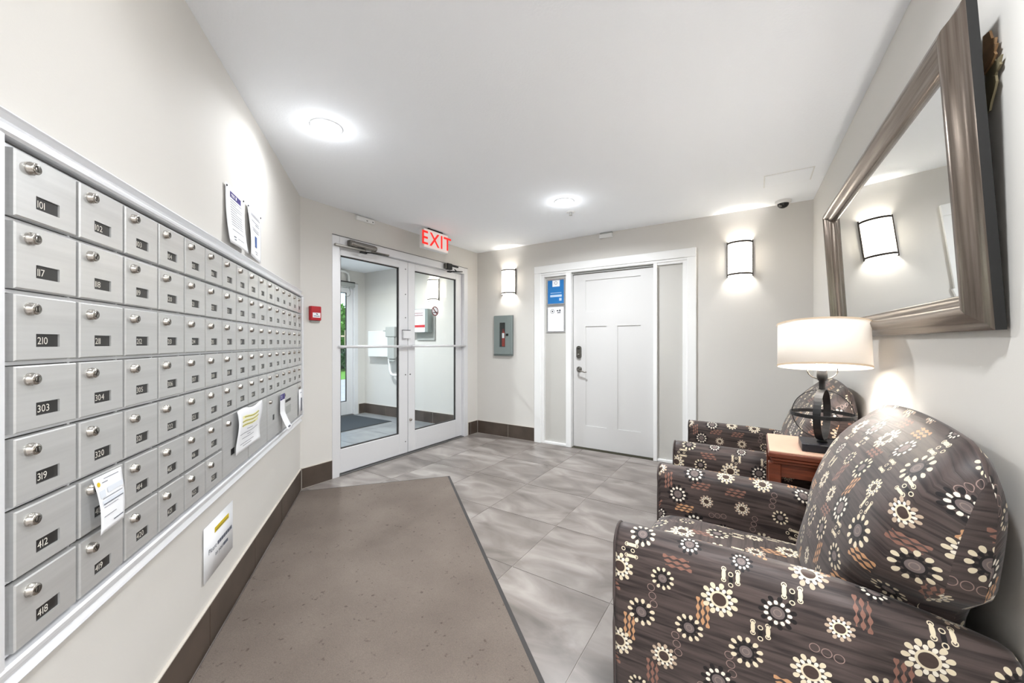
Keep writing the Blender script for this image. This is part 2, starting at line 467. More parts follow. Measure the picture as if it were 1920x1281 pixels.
# ------------------------------------------------------------------ room frame
LA = R(39.0)
A = Vector((0, -2.433, 0)); LD = Vector((math.cos(LA), -math.sin(LA), 0)); LN = Vector((math.sin(LA), math.cos(LA), 0))
YW, XW = -4.604, None                          # left wall ends here; an invented lobby opens behind the camera to bring in light
XW = (-YW-2.433)/math.tan(LA)
YN, XE, YS = -3.45, 6.6, -8.0                  # unseen added lobby: north wall, east wall, south wall
def wall_x(y): return 3.663-0.0235*y
B_, C_, D_, E_ = Vector((0, 0, 0)), Vector((3.663, 0, 0)), Vector((wall_x(YN), YN, 0)), Vector((XW, YW, 0))
ROOM = [(A.x, A.y), (XW, YW), (wall_x(YW), YW), (C_.x, C_.y), (B_.x, B_.y)]     # counter-clockwise
ADDED_LOBBY_A = [(XW, YS), (XE, YS), (XE, YW), (XW, YW)]
ADDED_LOBBY_B = [(wall_x(YW), YW), (XE, YW), (XE, YN), (wall_x(YN), YN)]
RZ_FAR, RZ_ENTRY, RZ_LEFT = 0.0, R(90), math.pi-LA
RZ_RIGHT = math.atan2(-1.0, 0.0235)

def clip(poly, region):
    """clip convex poly by convex ccw region"""
    out = poly
    for i in range(len(region)):
        a, b = region[i], region[(i+1) % len(region)]
        side = lambda p: (b[0]-a[0])*(p[1]-a[1])-(b[1]-a[1])*(p[0]-a[0])
        res = []
        for j in range(len(out)):
            p, q = out[j], out[(j+1) % len(out)]; sp, sq = side(p), side(q)
            if sp >= 0: res.append(p)
            if sp*sq < 0: t = sp/(sp-sq); res.append((p[0]+t*(q[0]-p[0]), p[1]+t*(q[1]-p[1])))
        out = res
        if len(out) < 3: return []
    return out

def slab(name, poly, z0, z1, material):
    m = MB(); lo = [(x, y, z0) for x, y in poly]; hi = [(x, y, z1) for x, y in poly]; n = len(poly)
    m.quad(*reversed(lo)); m.quad(*hi)
    for i in range(n): m.quad(lo[i], lo[(i+1) % n], hi[(i+1) % n], hi[i])
    return m.build(name, material)

def floor_with_tiles(name, poly, material, px, py, ox, oy, grout):
    f = tag(slab(name, poly, -0.06, -0.0025, grout), kind='structure')
    xs = [p[0] for p in poly]; ys = [p[1] for p in poly]; gap = 0.0022
    i0, i1 = math.floor((min(xs)-ox)/px), math.ceil((max(xs)-ox)/px)
    j0, j1 = math.floor((min(ys)-oy)/py), math.ceil((max(ys)-oy)/py)
    for i in range(i0, i1):
        for j in range(j0, j1):
            q = [(ox+i*px+gap, oy+j*py+gap), (ox+(i+1)*px-gap, oy+j*py+gap), (ox+(i+1)*px-gap, oy+(j+1)*py-gap), (ox+i*px+gap, oy+(j+1)*py-gap)]
            c = clip(q, poly)
            if len(c) < 3: continue
            area = abs(sum(c[k][0]*c[(k+1) % len(c)][1]-c[(k+1) % len(c)][0]*c[k][1] for k in range(len(c))))/2
            if area < 0.002: continue
            cx = sum(p[0] for p in c)/len(c); cy = sum(p[1] for p in c)/len(c)
            m = MB(); n = len(c); lo = [(x-cx, y-cy, -0.012) for x, y in c]; hi = [(x-cx, y-cy, 0.0) for x, y in c]
            m.quad(*hi)
            for k in range(n): m.quad(lo[k], lo[(k+1) % n], hi[(k+1) % n], hi[k])
            m.build('tile', material, f, (cx, cy, 0))
    return f
floor_with_tiles('floor', ROOM, 'floor_tile', 0.553, 0.553, 2.107, -1.844, 'grout')
floor_with_tiles('floor_added_lobby', ADDED_LOBBY_A, 'floor_tile', 0.553, 0.553, 2.107, -1.844, 'grout')
floor_with_tiles('floor_added_lobby_side', ADDED_LOBBY_B, 'floor_tile', 0.553, 0.553, 2.107, -1.844, 'grout')
PORCH = [(-2.6, -2.5), (-0.002, -2.5), (-0.002, 0.1), (-2.6, 0.1)]
floor_with_tiles('floor_vestibule', PORCH, 'porch_tile', 0.553, 0.553, -0.30, -1.844, 'grout')

# ceilings
tag(slab('ceiling', ROOM, H, H+0.08, 'ceiling_paint'), kind='structure')
tag(slab('ceiling_added_lobby', ADDED_LOBBY_A, H, H+0.08, 'ceiling_paint'), kind='structure')
tag(slab('ceiling_added_lobby_side', ADDED_LOBBY_B, H, H+0.08, 'ceiling_paint'), kind='structure')
tag(slab('ceiling_vestibule', [(-2.6, -2.5), (-0.0, -2.5), (-0.0, 0.1), (-2.6, 0.1)], H, H+0.08, 'ceiling_paint'), kind='structure')

def wall(name, loc, rz, u0, u1, holes=(), t=0.13, z1=H, material='wall_paint', y0=0.0):
    """wall in the (u, into-wall, z) frame; holes [(u0,u1,z0,z1)] sorted by u"""
    m = MB(); u = u0
    for a, b, c, d in holes:
        m.box(u, a, y0, t, 0, z1)
        if c > 0: m.box(a, b, y0, t, 0, c)
        if d < z1: m.box(a, b, y0, t, d, z1)
        u = b
    m.box(u, u1, y0, t, 0, z1)
    return tag(m.build(name, material, None, loc, rz), kind='structure')

ENTRY = (-2.145, -0.215, 0.0, 2.228)
FARO = (0.975, 2.70, 0.0, 2.12)
wall('wall_entry', (0, 0, 0), RZ_ENTRY, -2.433, 0.0, [ENTRY], t=0.10)
wall('wall_far', (0, 0, 0), RZ_FAR, -0.10, 3.663, [FARO])
wall('wall_left', A, RZ_LEFT, -(E_-A).length, 0.0)
wall('wall_right', C_, RZ_RIGHT, 0.0, (D_-C_).length)
wall('wall_added_lobby_north', (0, YN, 0), 0, D_.x+0.131, XE)
wall('wall_added_lobby_east', (XE, 0, 0), R(-90), -YN, -YS)
wall('wall_added_lobby_south', (0, YS, 0), math.pi, -XE, -XW)
wall('wall_added_lobby_west', (XW, 0, 0), R(90), YS, YW-0.08)
# vestibule shell
wall('wall_vestibule_back', (0, 0.1, 0), 0, -2.6, -0.1)
wall('wall_vestibule_side', (0, -2.5, 0), math.pi, 0.1, 2.6)
EXT = (-2.25, -0.04, 0.0, 2.26)
wall('wall_vestibule_street', (-2.6, 0, 0), RZ_ENTRY, -2.63, 0.23, [EXT])

# baseboards: one tile strip each, separate tiles, light grout line on top
def baseboard(name, loc, rz, spans, L=0.55, h=0.172, t=0.011, material='baseboard_tile', first=0.0):
    g = MB()
    for a, b in spans: g.box(a, b, -t*0.7, -0.0005, 0.0, h); g.box(a, b, -t*1.05, -0.0005, h, h+0.005)
    base = tag(g.build(name, 'grout_light', None, loc, rz), kind='structure')
    for a, b in spans:
        u = a; step = first or L
        while u < b-0.004:
            e = min(b, u+step); step = L
            MB().box(u+0.0025, e-0.0015, -t, -0.001, 0.004, h, 0.0015).build('tile', material, base)
            u = e
    return base
baseboard('baseboard_far', (0, 0, 0), RZ_FAR, [(0.012, 0.905)], 0.50)
baseboard('baseboard_right_of_door', (0, 0, 0), RZ_FAR, [(2.762, 3.65)])
baseboard('baseboard_entry_left', (0, 0, 0), RZ_ENTRY, [(-2.425, -2.147)])
baseboard('baseboard_entry_right', (0, 0, 0), RZ_ENTRY, [(-0.208, -0.012)], first=0.05)
baseboard('baseboard_left', A, RZ_LEFT, [(-3.44, -0.012)], 0.56)
baseboard('baseboard_right', C_, RZ_RIGHT, [(0.012, 3.44)])
baseboard('baseboard_vestibule', (0, 0.1, 0), 0, [(-2.59, -0.11)])
baseboard('baseboard_vestibule_street', (-2.6, 0, 0), RZ_ENTRY, [(-0.03, 0.09)])

# ------------------------------------------------------------------ far door with sidelight panels
def far_door():
    root = tag(empty('trim_1'), kind='structure')
    def P(nm, *a, c=0.003): return MB().box(*a, c).build(nm, 'trim_white', root)
    P('casing', 0.911, 1.004, -0.022, 0.0, 0.0, 2.10); P('casing', 2.664, 2.748, -0.022, 0.0, 0.0, 2.10)
    P('head_casing', 0.911, 2.748, -0.024, 0.0, 2.10, 2.188)
    P('head_moulding', 0.985, 2.685, -0.016, 0.02, 2.072, 2.10, c=0.006)
    P('jamb', 0.990, 1.042, -0.010, 0.075, 0.0, 2.075); P('jamb', 2.622, 2.682, -0.010, 0.075, 0.0, 2.075)
    P('mullion', 1.338, 1.404, -0.014, 0.075, 0.0, 2.075); P('mullion', 2.338, 2.376, -0.014, 0.075, 0.0, 2.075)
    P('sill', 1.042, 1.338, -0.006, 0.06, 0.0, 0.028); P('sill', 2.376, 2.622, -0.006, 0.06, 0.0, 0.028)
    P('panel_head', 1.042, 1.338, -0.006, 0.06, 2.05, 2.075); P('panel_head', 2.376, 2.622, -0.006, 0.06, 2.05, 2.075)
    MB().box(1.042, 1.338, 0.028, 0.05, 0.028, 2.05).build('side_panel', 'panel_paint', root)
    MB().box(2.376, 2.622, 0.022, 0.05, 0.028, 2.05).build('side_panel', 'panel_paint', root)
    MB().box(1.404, 2.338, 0.025, 0.12, 2.052, 2.10).build('door_head', 'plastic_grey', root)
    MB().box(0.975, 2.70, 0.10, 0.12, 0.0, 2.12).build('back_board', 'black', root)
    d = tag(empty('door_1', (1.412, 0.05, 0.012)), kind='structure')
    w, h = 0.918, 2.036
    m = MB(); us = [0, 0.150, 0.402, 0.528, 0.782, w]; zs = [0, 0.256, 1.420, 1.590, 1.958, h]
    m.box(0, 0.150, 0, 0.044, 0, h); m.box(0.782, w, 0, 0.044, 0, h)
    for a, b in ((0, 0.256), (1.420, 1.590), (1.958, h)): m.box(0.150, 0.782, 0, 0.044, a, b)
    m.box(0.402, 0.528, 0, 0.044, 0.256, 1.420)
    m.build('leaf_frame', 'white_paint', d)
    for a, b, c, e in ((0.150, 0.402, 0.256, 1.420), (0.528, 0.782, 0.256, 1.420), (0.150, 0.782, 1.590, 1.958)):
        MB().box(a, b, 0.010, 0.034, c, e).build('panel', 'white_paint', d)
    # deadbolt keypad plate and lever
    k = MB(); pts = []
    for i in range(24):
        t = 2*math.pi*i/24; pts.append((0.072+0.030*math.cos(t), 1.118+(0.042 if math.sin(t) > 0 else -0.042)+0.032*math.sin(t)))
    k.prism(pts, -0.022, 0.0); kp = k.build('deadbolt', 'pewter', d)
    MB().lathe([(0, -0.034), (0.013, -0.034), (0.016, -0.022)], 16, (0.072, 0, 1.088), 'y').build('cylinder', 'nickel', kp)
    MB().box(0.056, 0.088, -0.025, -0.02, 1.152, 1.164, 0.002).build('slot', 'black', kp)
    l = MB().lathe([(0, -0.014), (0.026, -0.014), (0.033, -0.006), (0.033, 0)], 20, (0.072, 0, 0.915), 'y').build('lever_rose', 'pewter', d)
    MB().tube([(0.072, -0.012, 0.915), (0.072, -0.055, 0.915), (0.082, -0.062, 0.912), (0.12, -0.064, 0.900), (0.16, -0.062, 0.888), (0.185, -0.06, 0.889)], [0.011, 0.010, 0.010, 0.009, 0.008, 0.006], 10).build('lever', 'nickel', l)
far_door()

# ------------------------------------------------------------------ glazed double doors
def storefront(n0, n1, loc, rz, x0, x1, split, z1, ydoor, hidden=False):
    fr = tag(empty('trim_%d' % n0, loc, rz), kind='structure')
    MB().box(x0, x0+0.072, -0.004, 0.095, 0.0, z1, 0.002).build('jamb', 'aluminium', fr)
    MB().box(x1-0.072, x1, -0.004, 0.095, 0.0, z1, 0.002).build('jamb', 'aluminium', fr)
    MB().box(x0+0.072, x1-0.072, -0.004, 0.095, z1-0.078, z1, 0.002).build('header', 'aluminium', fr)
    MB().box(x0, x1, -0.006, 0.10, z1, z1+0.006).build('cap_strip', 'steel_dark', fr)
    MB().box(x0+0.072, x1-0.072, 0.0, 0.095, 0.0, 0.007).build('threshold', 'steel_dark', fr)
    leaves = []
    zt = z1-0.083
    for k, (a, b) in enumerate(((x0+0.066, split-0.003), (split+0.003, x1-0.074))):
        d = tag(empty('door_%d' % (n1+k), loc, rz), kind='structure')
        y0, y1 = ydoor, ydoor+0.044
        s0, s1 = (0.045, 0.122) if k == 0 else (0.100, 0.112)
        MB().box(a, a+s0, y0, y1, 0.014, zt, 0.0025).build('stile', 'aluminium', d)
        MB().box(b-s1, b, y0, y1, 0.014, zt, 0.0025).build('stile', 'aluminium', d)
        MB().box(a+s0, b-s1, y0, y1, 0.014, 0.238, 0.0025).build('bottom_rail', 'aluminium', d)
        MB().box(a+s0, b-s1, y0, y1, zt-0.080, zt, 0.0025).build('top_rail', 'aluminium', d)
        g = MB(); e = 0.010
        for q in ((a+s0, b-s1, 0.238, 0.238+e), (a+s0, b-s1, zt-0.08-e, zt-0.08), (a+s0, a+s0+e, 0.238, zt-0.08), (b-s1-e, b-s1, 0.238, zt-0.08)):
            g.box(q[0], q[1], y0+0.012, y1-0.012, q[2], q[3])
        g.build('gasket', 'rubber', d)
        MB().box(a+s0+0.002, b-s1-0.002, y0+0.020, y0+0.026, 0.24, zt-0.082).build('pane', 'glass', d)
        leaves.append((d, a, b, zt, s0, s1))
    return fr, leaves

fr, leaves = storefront(2, 2, (0, 0, 0), RZ_ENTRY, ENTRY[0], ENTRY[1], -1.212, ENTRY[3], 0.040)
dl, a0, b0, zt, _, _ = leaves[0]; dr, a1, b1, _, _, _ = leaves[1]
def push_bar(d, a, b):
    o = MB().tube([(a, -0.012, 1.204), (b, -0.012, 1.200)], 0.0125, 12).build('push_bar', 'aluminium', d)
    for u in (a+0.04, b-0.05): MB().box(u-0.012, u+0.012, -0.014, 0.041, 1.188, 1.214, 0.002).build('bracket', 'aluminium', o)
push_bar(dl, a0-0.01, b0-0.004); push_bar(dr, a1+0.004, b1+0.02)
MB().box(b0-0.085, b0+0.018, 0.010, 0.039, 1.288, 1.376, 0.003).build('latch_guard', 'aluminium', dl)
MB().box(b0-0.085, b0+0.018, 0.012, 0.037, 1.377, 1.383).build('latch_edge', 'iron', dl)
for z in (0.14, 0.885, 1.52, 1.78, 2.06): MB().lathe([(0, 0.036), (0.006, 0.036), (0.007, 0.04)], 10, (b0-0.034, 0, z), 'y').build('screw', 'steel_dark', dl)
MB().lathe([(0, 0.022), (0.013, 0.022), (0.016, 0.030), (0.016, 0.04)], 14, (a1+0.030, 0, 0.375), 'y').build('lock_cylinder', 'lock_metal', dr)
MB().lathe([(0, 0.034), (0.007, 0.034), (0.009, 0.04)], 10, (a1+0.028, 0, 0.885), 'y').build('screw', 'steel_dark', dr)
# closers sit on the header
def closer(loc, rz, u0, u1, label, dark=False):
    c = tag(empty('door_closer', loc, rz), label, 'door closer')
    bm = 'pewter'
    if not dark:
        MB().lathe([(0, u0), (0.028, u0+0.003), (0.030, u0+0.02), (0.030, u1-0.02), (0.024, u1), (0, u1)], 14, (0, -0.030, 2.178), 'x').build('cylinder_body', 'nickel', c)
        MB().box(u0-0.012, u0+0.045, -0.052, -0.004, 2.150, 2.206, 0.004).build('end_block', 'pewter', c)
        MB().box(u0-0.145, u0+0.18, -0.030, -0.006, 2.128, 2.150, 0.003).build('slide_track', 'nickel', c)
        MB().tube([(u0+0.13, -0.045, 2.118), (u0+0.20, -0.09, 2.117), (u0+0.40, -0.085, 2.126)], 0.006, 6).build('arm', 'iron', c)
        MB().box(u0+0.10, u0+0.17, -0.06, -0.03, 2.105, 2.120, 0.003).build('arm_shoe', 'iron', c)
        MB().tube([(u0+0.24, -0.03, 2.146), (u0+0.42, -0.07, 2.138)], 0.008, 6).build('fore_arm', 'nickel', c)
    else:
        MB().box(u0, u0+0.085, -0.055, -0.004, 2.150, 2.225, 0.004).build('body', 'iron', c)
        MB().box(u0-0.025, u0+0.002, -0.045, -0.004, 2.155, 2.220, 0.004).build('end_block', 'pewter', c)
        MB().box(u0+0.08, u0+0.24, -0.020, -0.004, 2.205, 2.222, 0.002).build('slide_track', 'iron', c)
        MB().tube([(u0+0.02, -0.06, 2.125), (u0+0.16, -0.10, 2.135), (u0+0.30, -0.03, 2.165)], 0.008, 6).build('arm', 'iron', c)
        MB().tube([(u0+0.13, -0.09, 2.128), (u0+0.13, -0.05, 2.165)], 0.006, 6).build('arm_pin', 'iron', c)
        MB().box(u0-0.01, u0+0.05, -0.075, -0.045, 2.110, 2.126, 0.003).build('arm_shoe', 'iron', c)
closer((0, 0, 0), RZ_ENTRY, -1.985, -1.695, 'silver tubular door closer on the header above the entry door with latch guard')
closer((0, 0, 0), RZ_ENTRY, -0.66, -0.38, 'dark square door closer on the header above the entry door with no-smoking sticker', True)

# no smoking sticker on the right pane
st = MB().lathe([(0, 0.058), (0.052, 0.058)], 28, (0, 0, 0), 'y', smooth=False).build('no_smoking_sticker', 'paper', None, (0, -0.768, 1.628), RZ_ENTRY)
st.location.x = 0.0
tag(st, 'round red and white no-smoking sticker on the entry door glass', 'sticker')
MB().lathe([(0.046, 0.0565), (0.058, 0.0565)], 32, (0, 0, 0), 'y', smooth=False).build('red_ring', 'maroon', st)
MB().prism([(-0.042, -0.020), (-0.034, -0.026), (0.042, -0.026+0.010), (0.042, -0.004)], 0.0560, 0.0572).build('cigarette', 'ink_dark', st)
q = MB(); q.prism([(-0.038, 0.030), (-0.030, 0.038), (0.038, -0.030), (0.030, -0.038)], 0.0548, 0.0558); q.build('slash', 'maroon', st)

# street doors of the vestibule
fr2, leaves2 = storefront(3, 4, (-2.6, 0, 0), RZ_ENTRY, EXT[0], EXT[1], -1.165, EXT[3], 0.040)
d2, a2, b2, _, _, _ = leaves2[1]
op = tag(empty('door_operator', (-2.6, 0, 0), RZ_ENTRY), 'grey door operator bar with looped cable above the street door', 'door operator')
MB().box(-0.95, -0.13, -0.055, -0.005, 2.19, 2.26, 0.004).build('operator_bar', 'plastic_grey', op)
MB().box(-0.95, -0.13, -0.050, -0.006, 2.262, 2.278).build('dark_top', 'iron', op)
MB().tube([(-0.95, -0.03, 2.44), (-0.32, -0.03, 2.44), (-0.26, -0.03, 2.42), (-0.24, -0.03, 2.37), (-0.24, -0.03, 2.27)], 0.020, 10).build('conduit', 'plastic_white', op)
MB().tube([(-0.22, -0.03, 2.20)]+[(-0.26+0.05*math.cos(t), -0.03, 2.10+0.075*math.sin(t)) for t in [R(60-20*i) for i in range(11)]], 0.006, 6).build('cable', 'plastic_grey', op)

# ------------------------------------------------------------------ outdoors
tag(slab('ground', [(-9.0, -9), (-2.73, -9), (-2.73, 9), (-9.0, 9)], -0.12, -0.05, 'pavement'), kind='structure')
tag(slab('lawn', [(-40.0, -30), (-9.0, -30), (-9.0, 40), (-40, 40)], -0.12, -0.03, 'lawn'), kind='structure')
def foliage(name, loc, rx, ry, rz, n, s, m, label, cat, trunk=None, group=None):
    t = tag(empty(name, loc), label, cat, group); mb = MB(); rnd = random.Random(hash(label) % 1000 if False else len(label)*7+n)
    zc = (trunk or 0)+rz
    for _ in range(n):
        while True:
            p = Vector([rnd.uniform(-1, 1) for _ in range(3)])
            if 0.25 < p.length < 1: break
        p = p*(0.75+0.25*rnd.random())
        c = Vector((p.x*rx, p.y*ry, zc+p.z*rz)); u = Vector([rnd.gauss(0, 1) for _ in range(3)]).normalized(); w = u.orthogonal().normalized()
        k = s*rnd.uniform(0.6, 1.3)
        mb.quad(c-u*k, c+w*k*0.5, c+u*k, c-w*k*0.5)
    mb.build('foliage', m, t)
    mb = MB(); hgt = zc
    mb.tube([(0, 0, 0), (0.02, 0.03, hgt*0.5), (0, 0, hgt)], [0.09, 0.07, 0.03], 8).build('trunk', 'bark', t)
foliage('hedge', (-13.0, 5.2, -0.05), 1.4, 5.0, 0.62, 9000, 0.10, 'leaf_dark', 'dark clipped hedge beyond the lawn outside the street door', 'hedge')
foliage('tree', (-17.5, 8.2, -0.05), 2.2, 2.6, 1.7, 7000, 0.14, 'leaf', 'bright green leafy tree behind the garden fence', 'tree', trunk=0.4)
fe = tag(empty('fence', (-14.8, 6.8, -0.05), R(90)), 'pale timber garden fence behind the hedge', 'fence')
for i in range(12): MB().box(-3+i*0.5, -3+i*0.5+0.16, 0, 0.03, 0.6, 1.95, 0.004).build('picket', 'fence_wood', fe)
MB().box(-3.1, 3.1, 0.03, 0.07, 1.6, 1.68).build('rail', 'fence_wood', fe); MB().box(-3.1, 3.1, 0.03, 0.07, 0.75, 0.83).build('rail', 'fence_wood', fe)
for u in (-3, 2.9): MB().box(u, u+0.1, 0.07, 0.17, 0, 1.9, 0.004).build('post', 'fence_wood', fe)

# ------------------------------------------------------------------ vestibule things
vm = tag(empty('entrance_mat', (0, 0, 0)), 'dark charcoal entrance mat on the vestibule floor', 'mat')
MB().box(-2.57, -1.60, -1.45, -0.17, 0.0, 0.010, 0.003).build('pile', 'entrance_mat', vm)
MB().box(-2.585, -1.585, -1.465, -0.155, 0.0, 0.005).build('rubber_edge', 'rubber', vm)

vb = tag(empty('white_wall_box', (0, 0.1, 0)), 'white wall box with a bent tube below it in the vestibule', 'cabinet')  # white box of unknown use on the vestibule back wall
MB().box(-2.36, -1.70, -0.115, 0, 1.005, 1.44, 0.006).build('body', 'plastic_white', vb)
MB().box(-2.365, -1.695, -0.120, 0.0, 1.165, 1.172).build('lid_seam', 'plastic_grey', vb)
MB().box(-1.96, -1.90, -0.125, -0.113, 1.43, 1.447, 0.003).build('latch', 'plastic_grey', vb)
MB().tube([(-1.84, -0.09, 1.006), (-1.835, -0.09, 0.88), (-1.825, -0.09, 0.78), (-1.79, -0.09, 0.725), (-1.74, -0.09, 0.71), (-1.60, -0.09, 0.71)], 0.022, 10).build('bent_tube', 'plastic_white', vb)
hd = tag(empty('grey_wall_fitting', (0, 0.1, 0)), 'grey intercom handset beside the white vestibule box', 'fitting')  # grey shape of unknown use, built from stacked blocks
MB().box(-1.84, -1.62, -0.175, -0.122, 1.335, 1.50, 0.008).build('hood', 'plastic_grey', hd)
MB().box(-1.80, -1.64, -0.165, -0.122, 0.98, 1.335, 0.006).build('block', 'plastic_grey', hd)
MB().box(-1.79, -1.655, -0.15, -0.122, 0.93, 0.98, 0.012).build('block_end', 'plastic_grey', hd)

fp = tag(empty('alarm_panel_box', (0, 0.1, 0)), 'grey wall box with white front and red stripe in the vestibule', 'panel box')
MB().box(-1.36, -0.93, -0.125, 0, 1.40, 1.76, 0.004).build('box', 'cabinet_grey', fp)
pf = MB().box(-1.355, -0.985, -0.130, -0.124, 1.403, 1.752, 0.002).build('white_front', 'paper', fp)
MB().box(-1.354, -0.986, -0.1315, -0.129, 1.475, 1.515).build('red_stripe', 'sign_red', pf)
MB().box(-1.25, -1.02, -0.1315, -0.129, 1.655, 1.70).build('lettering_bar', 'maroon', pf)
w_ = MB(); rnd = random.Random(4); u = -1.245
while u < -1.03: k = rnd.uniform(0.010, 0.022); w_.box(u, u+k*0.6, -0.1322, -0.1312, 1.664, 1.692); u += k
w_.build('lettering', 'paper', pf)
dp = MB().tube([(-1.235, -0.131, 1.59), (-1.235, -0.134, 1.56), (-1.235, -0.131, 1.53)], [0.006, 0.016, 0.010], 8).build('drop_mark', 'ink_dark', pf)
MB().box(-1.27, -0.885, -0.025, 0, 1.275, 1.70, 0.008).build('back_plate', 'plastic_grey', fp)  # grey plate drawn for the shadow of the box on the wall

# ------------------------------------------------------------------ wall sconces
def sconce(loc, label, w=0.20, h=0.335, d=0.10):
    t = tag(empty('wall_sconce', loc), label, 'wall light', 'half-round wall sconces')
    hw = w/2; n = 16
    arc = [(-hw+w*i/n, -d*math.sqrt(max(0, 1-((-hw+w*i/n)/hw)**2))*0.86-0.012) for i in range(n+1)]
    P = [[(x, y, z) for z in (-h/2+0.008, h/2-0.008)] for x, y in arc]
    sh = MB().grid(P).build('glass_shade', 'sconce_glass', t)
    mo = sh.modifiers.new('thick', 'SOLIDIFY'); mo.thickness = 0.004
    for z in (-h/2+0.020, h/2-0.020):
        P = [[(x*1.03, y*1.03-0.002, z-0.0085), (x*1.03, y*1.03-0.002, z+0.0085)] for x, y in arc]
        b = MB().grid(P).build('band', 'bronze', t); mo = b.modifiers.new('thick', 'SOLIDIFY'); mo.thickness = 0.003
    for sx in (-1, 1):
        MB().box(sx*hw*1.03-0.004, sx*hw*1.03+0.004, -0.020, 0.0, -h/2, h/2, 0.001).build('side_rail', 'bronze', t)
    MB().box(-hw*0.9, hw*0.9, -0.006, 0, -h/2+0.02, h/2-0.02, 0.002).build('back_plate', 'plastic_white', t)
    MB().lathe([(0.0, -0.02), (0.018, -0.015), (0.024, 0.0), (0.018, 0.03), (0.010, 0.045)], 12, (0, -0.055, -0.01)).build('bulb', 'bulb', t)
    ld = bpy.data.lights.new('sconce_light', 'POINT'); ld.energy = POWER_SCONCE; ld.color = (1.0, 0.985, 0.96); ld.shadow_soft_size = 0.03
    lo = bpy.data.objects.new('sconce_light', ld); COL.objects.link(lo); lo.parent = t; lo.location = (0, -0.055, 0.0)
    ld = bpy.data.lights.new('sconce_light', 'POINT'); ld.energy = POWER_SCONCE; ld.color = (1.0, 0.985, 0.96); ld.shadow_soft_size = 0.03
    lo = bpy.data.objects.new('sconce_light', ld); COL.objects.link(lo); lo.parent = t; lo.location = (0, -0.055, -0.03)
    return t
sconce((0.528, 0, 2.034), 'half-round white sconce above the grey fire extinguisher cabinet')
sconce((3.118, 0, 2.028), 'half-round white sconce between the white door and the corner by the mirror')
sconce((-0.915, 0.1, 2.05), 'half-round white sconce in the vestibule above the red-striped box')

# ------------------------------------------------------------------ fire extinguisher cabinet
fc = tag(empty('extinguisher_cabinet', (0.445, 0, 1.338)), 'grey metal fire extinguisher cabinet with narrow window', 'cabinet')
MB().box(-0.148, 0.148, -0.020, 0, -0.268, 0.262, 0.003).build('body', 'cabinet_edge', fc)
fd = MB()
for q in ((-0.142, -0.054, -0.245, 0.256), (0.036, 0.118, -0.245, 0.256), (-0.054, 0.036, -0.245, -0.152), (-0.054, 0.036, 0.168, 0.256)): fd.box(q[0], q[1], -0.032, -0.020, q[2], q[3])
fdo = fd.build('door', 'cabinet_grey', fc)
MB().box(-0.054, 0.036, -0.0215, -0.0205, -0.152, 0.168).build('recess', 'dark_inside', fdo)
MB().box(-0.054, 0.036, -0.031, -0.0295, -0.152, 0.168).build('pane', 'glass', fdo)
MB().box(0.052, 0.088, -0.042, -0.032, -0.006, 0.022, 0.003).build('latch', 'iron', fdo)
MB().box(0.119, 0.146, -0.030, -0.02, -0.245, 0.256, 0.002).build('hinge_strip', 'cabinet_grey', fc)
MB().box(-0.146, 0.146, -0.034, -0.02, -0.268, -0.248, 0.002).build('bottom_lip', 'cabinet_edge', fc)
ext = tag(empty('fire_extinguisher', (0.445, -0.0255, 1.338)), 'small red fire extinguisher with white label inside the cabinet', 'fire extinguisher')
MB().lathe([(0, -0.145), (0.022, -0.145), (0.024, -0.138), (0.024, 0.03), (0.014, 0.05), (0.010, 0.055), (0, 0.055)], 14, (0.004, 0, 0)).build('tank', 'extinguisher_red', ext).scale = (1, 0.12, 1)
MB().box(-0.014, 0.022, -0.0034, -0.0031, -0.035, 0.03).build('label', 'paper', ext)
MB().box(-0.010, 0.018, -0.002, 0.002, 0.055, 0.085, 0.001).build('valve', 'maroon', ext)

# fire alarm pull station on entry wall
fa = tag(empty('fire_alarm_station', (0, -2.313, 1.495), RZ_ENTRY), 'red fire alarm pull station beside the mailboxes', 'fire alarm')
MB().box(-0.048, 0.046, -0.036, 0, -0.060, 0.062, 0.004).build('housing', 'red_plastic', fa)
MB().box(-0.046, 0.044, -0.038, -0.034, 0.012, 0.058, 0.002).build('hood', 'red_plastic', fa)
pl = MB().box(-0.032, 0.036, -0.0385, -0.034, -0.036, 0.006, 0.001).build('pull_plate', 'paper', fa)
MB().prism([(-0.006, -0.006), (0.012, -0.012), (0.012, -0.004), (0.002, 0.0)], -0.040, -0.0385).build('arrow', 'ink_dark', pl)
MB().box(-0.024, 0.028, -0.0395, -0.0384, -0.026, -0.020).build('lettering', 'ink', pl)
MB().box(-0.040, 0.044, -0.020, 0, -0.074, -0.060, 0.002).build('base', 'plastic_grey', fa)

# ceiling and wall devices
def device(name, loc, rz, w, h, d, label, cat):
    t = tag(empty(name, loc, rz), label, cat)
    MB().box(-w/2, w/2, -d, 0, -h/2, h/2, 0.004).build('case', 'plastic_white', t)
    MB().box(w*0.02, w*0.10, -d-0.002, -d+0.002, -h*0.28, -h*0.08).build('lens', 'steel_dark', t)
    MB().box(w*0.36, w*0.42, -d-0.002, -d+0.002, -h*0.2, 0).build('indicator', 'black', t)
device('motion_sensor', (0, -1.808, 2.445), RZ_ENTRY, 0.20, 0.040, 0.03, 'slim white motion sensor on the wall above the glazed doors', 'sensor')
dv = tag(empty('door_contact', (1.832, 0, 2.440), 0), 'plain small white sensor box above the white panelled door', 'sensor')
MB().box(-0.076, 0.076, -0.03, 0, -0.022, 0.022, 0.004).build('case', 'plastic_white', dv)
MB().box(-0.07, 0.07, -0.026, 0, 0.022, 0.036).build('mount', 'plastic_grey', dv)

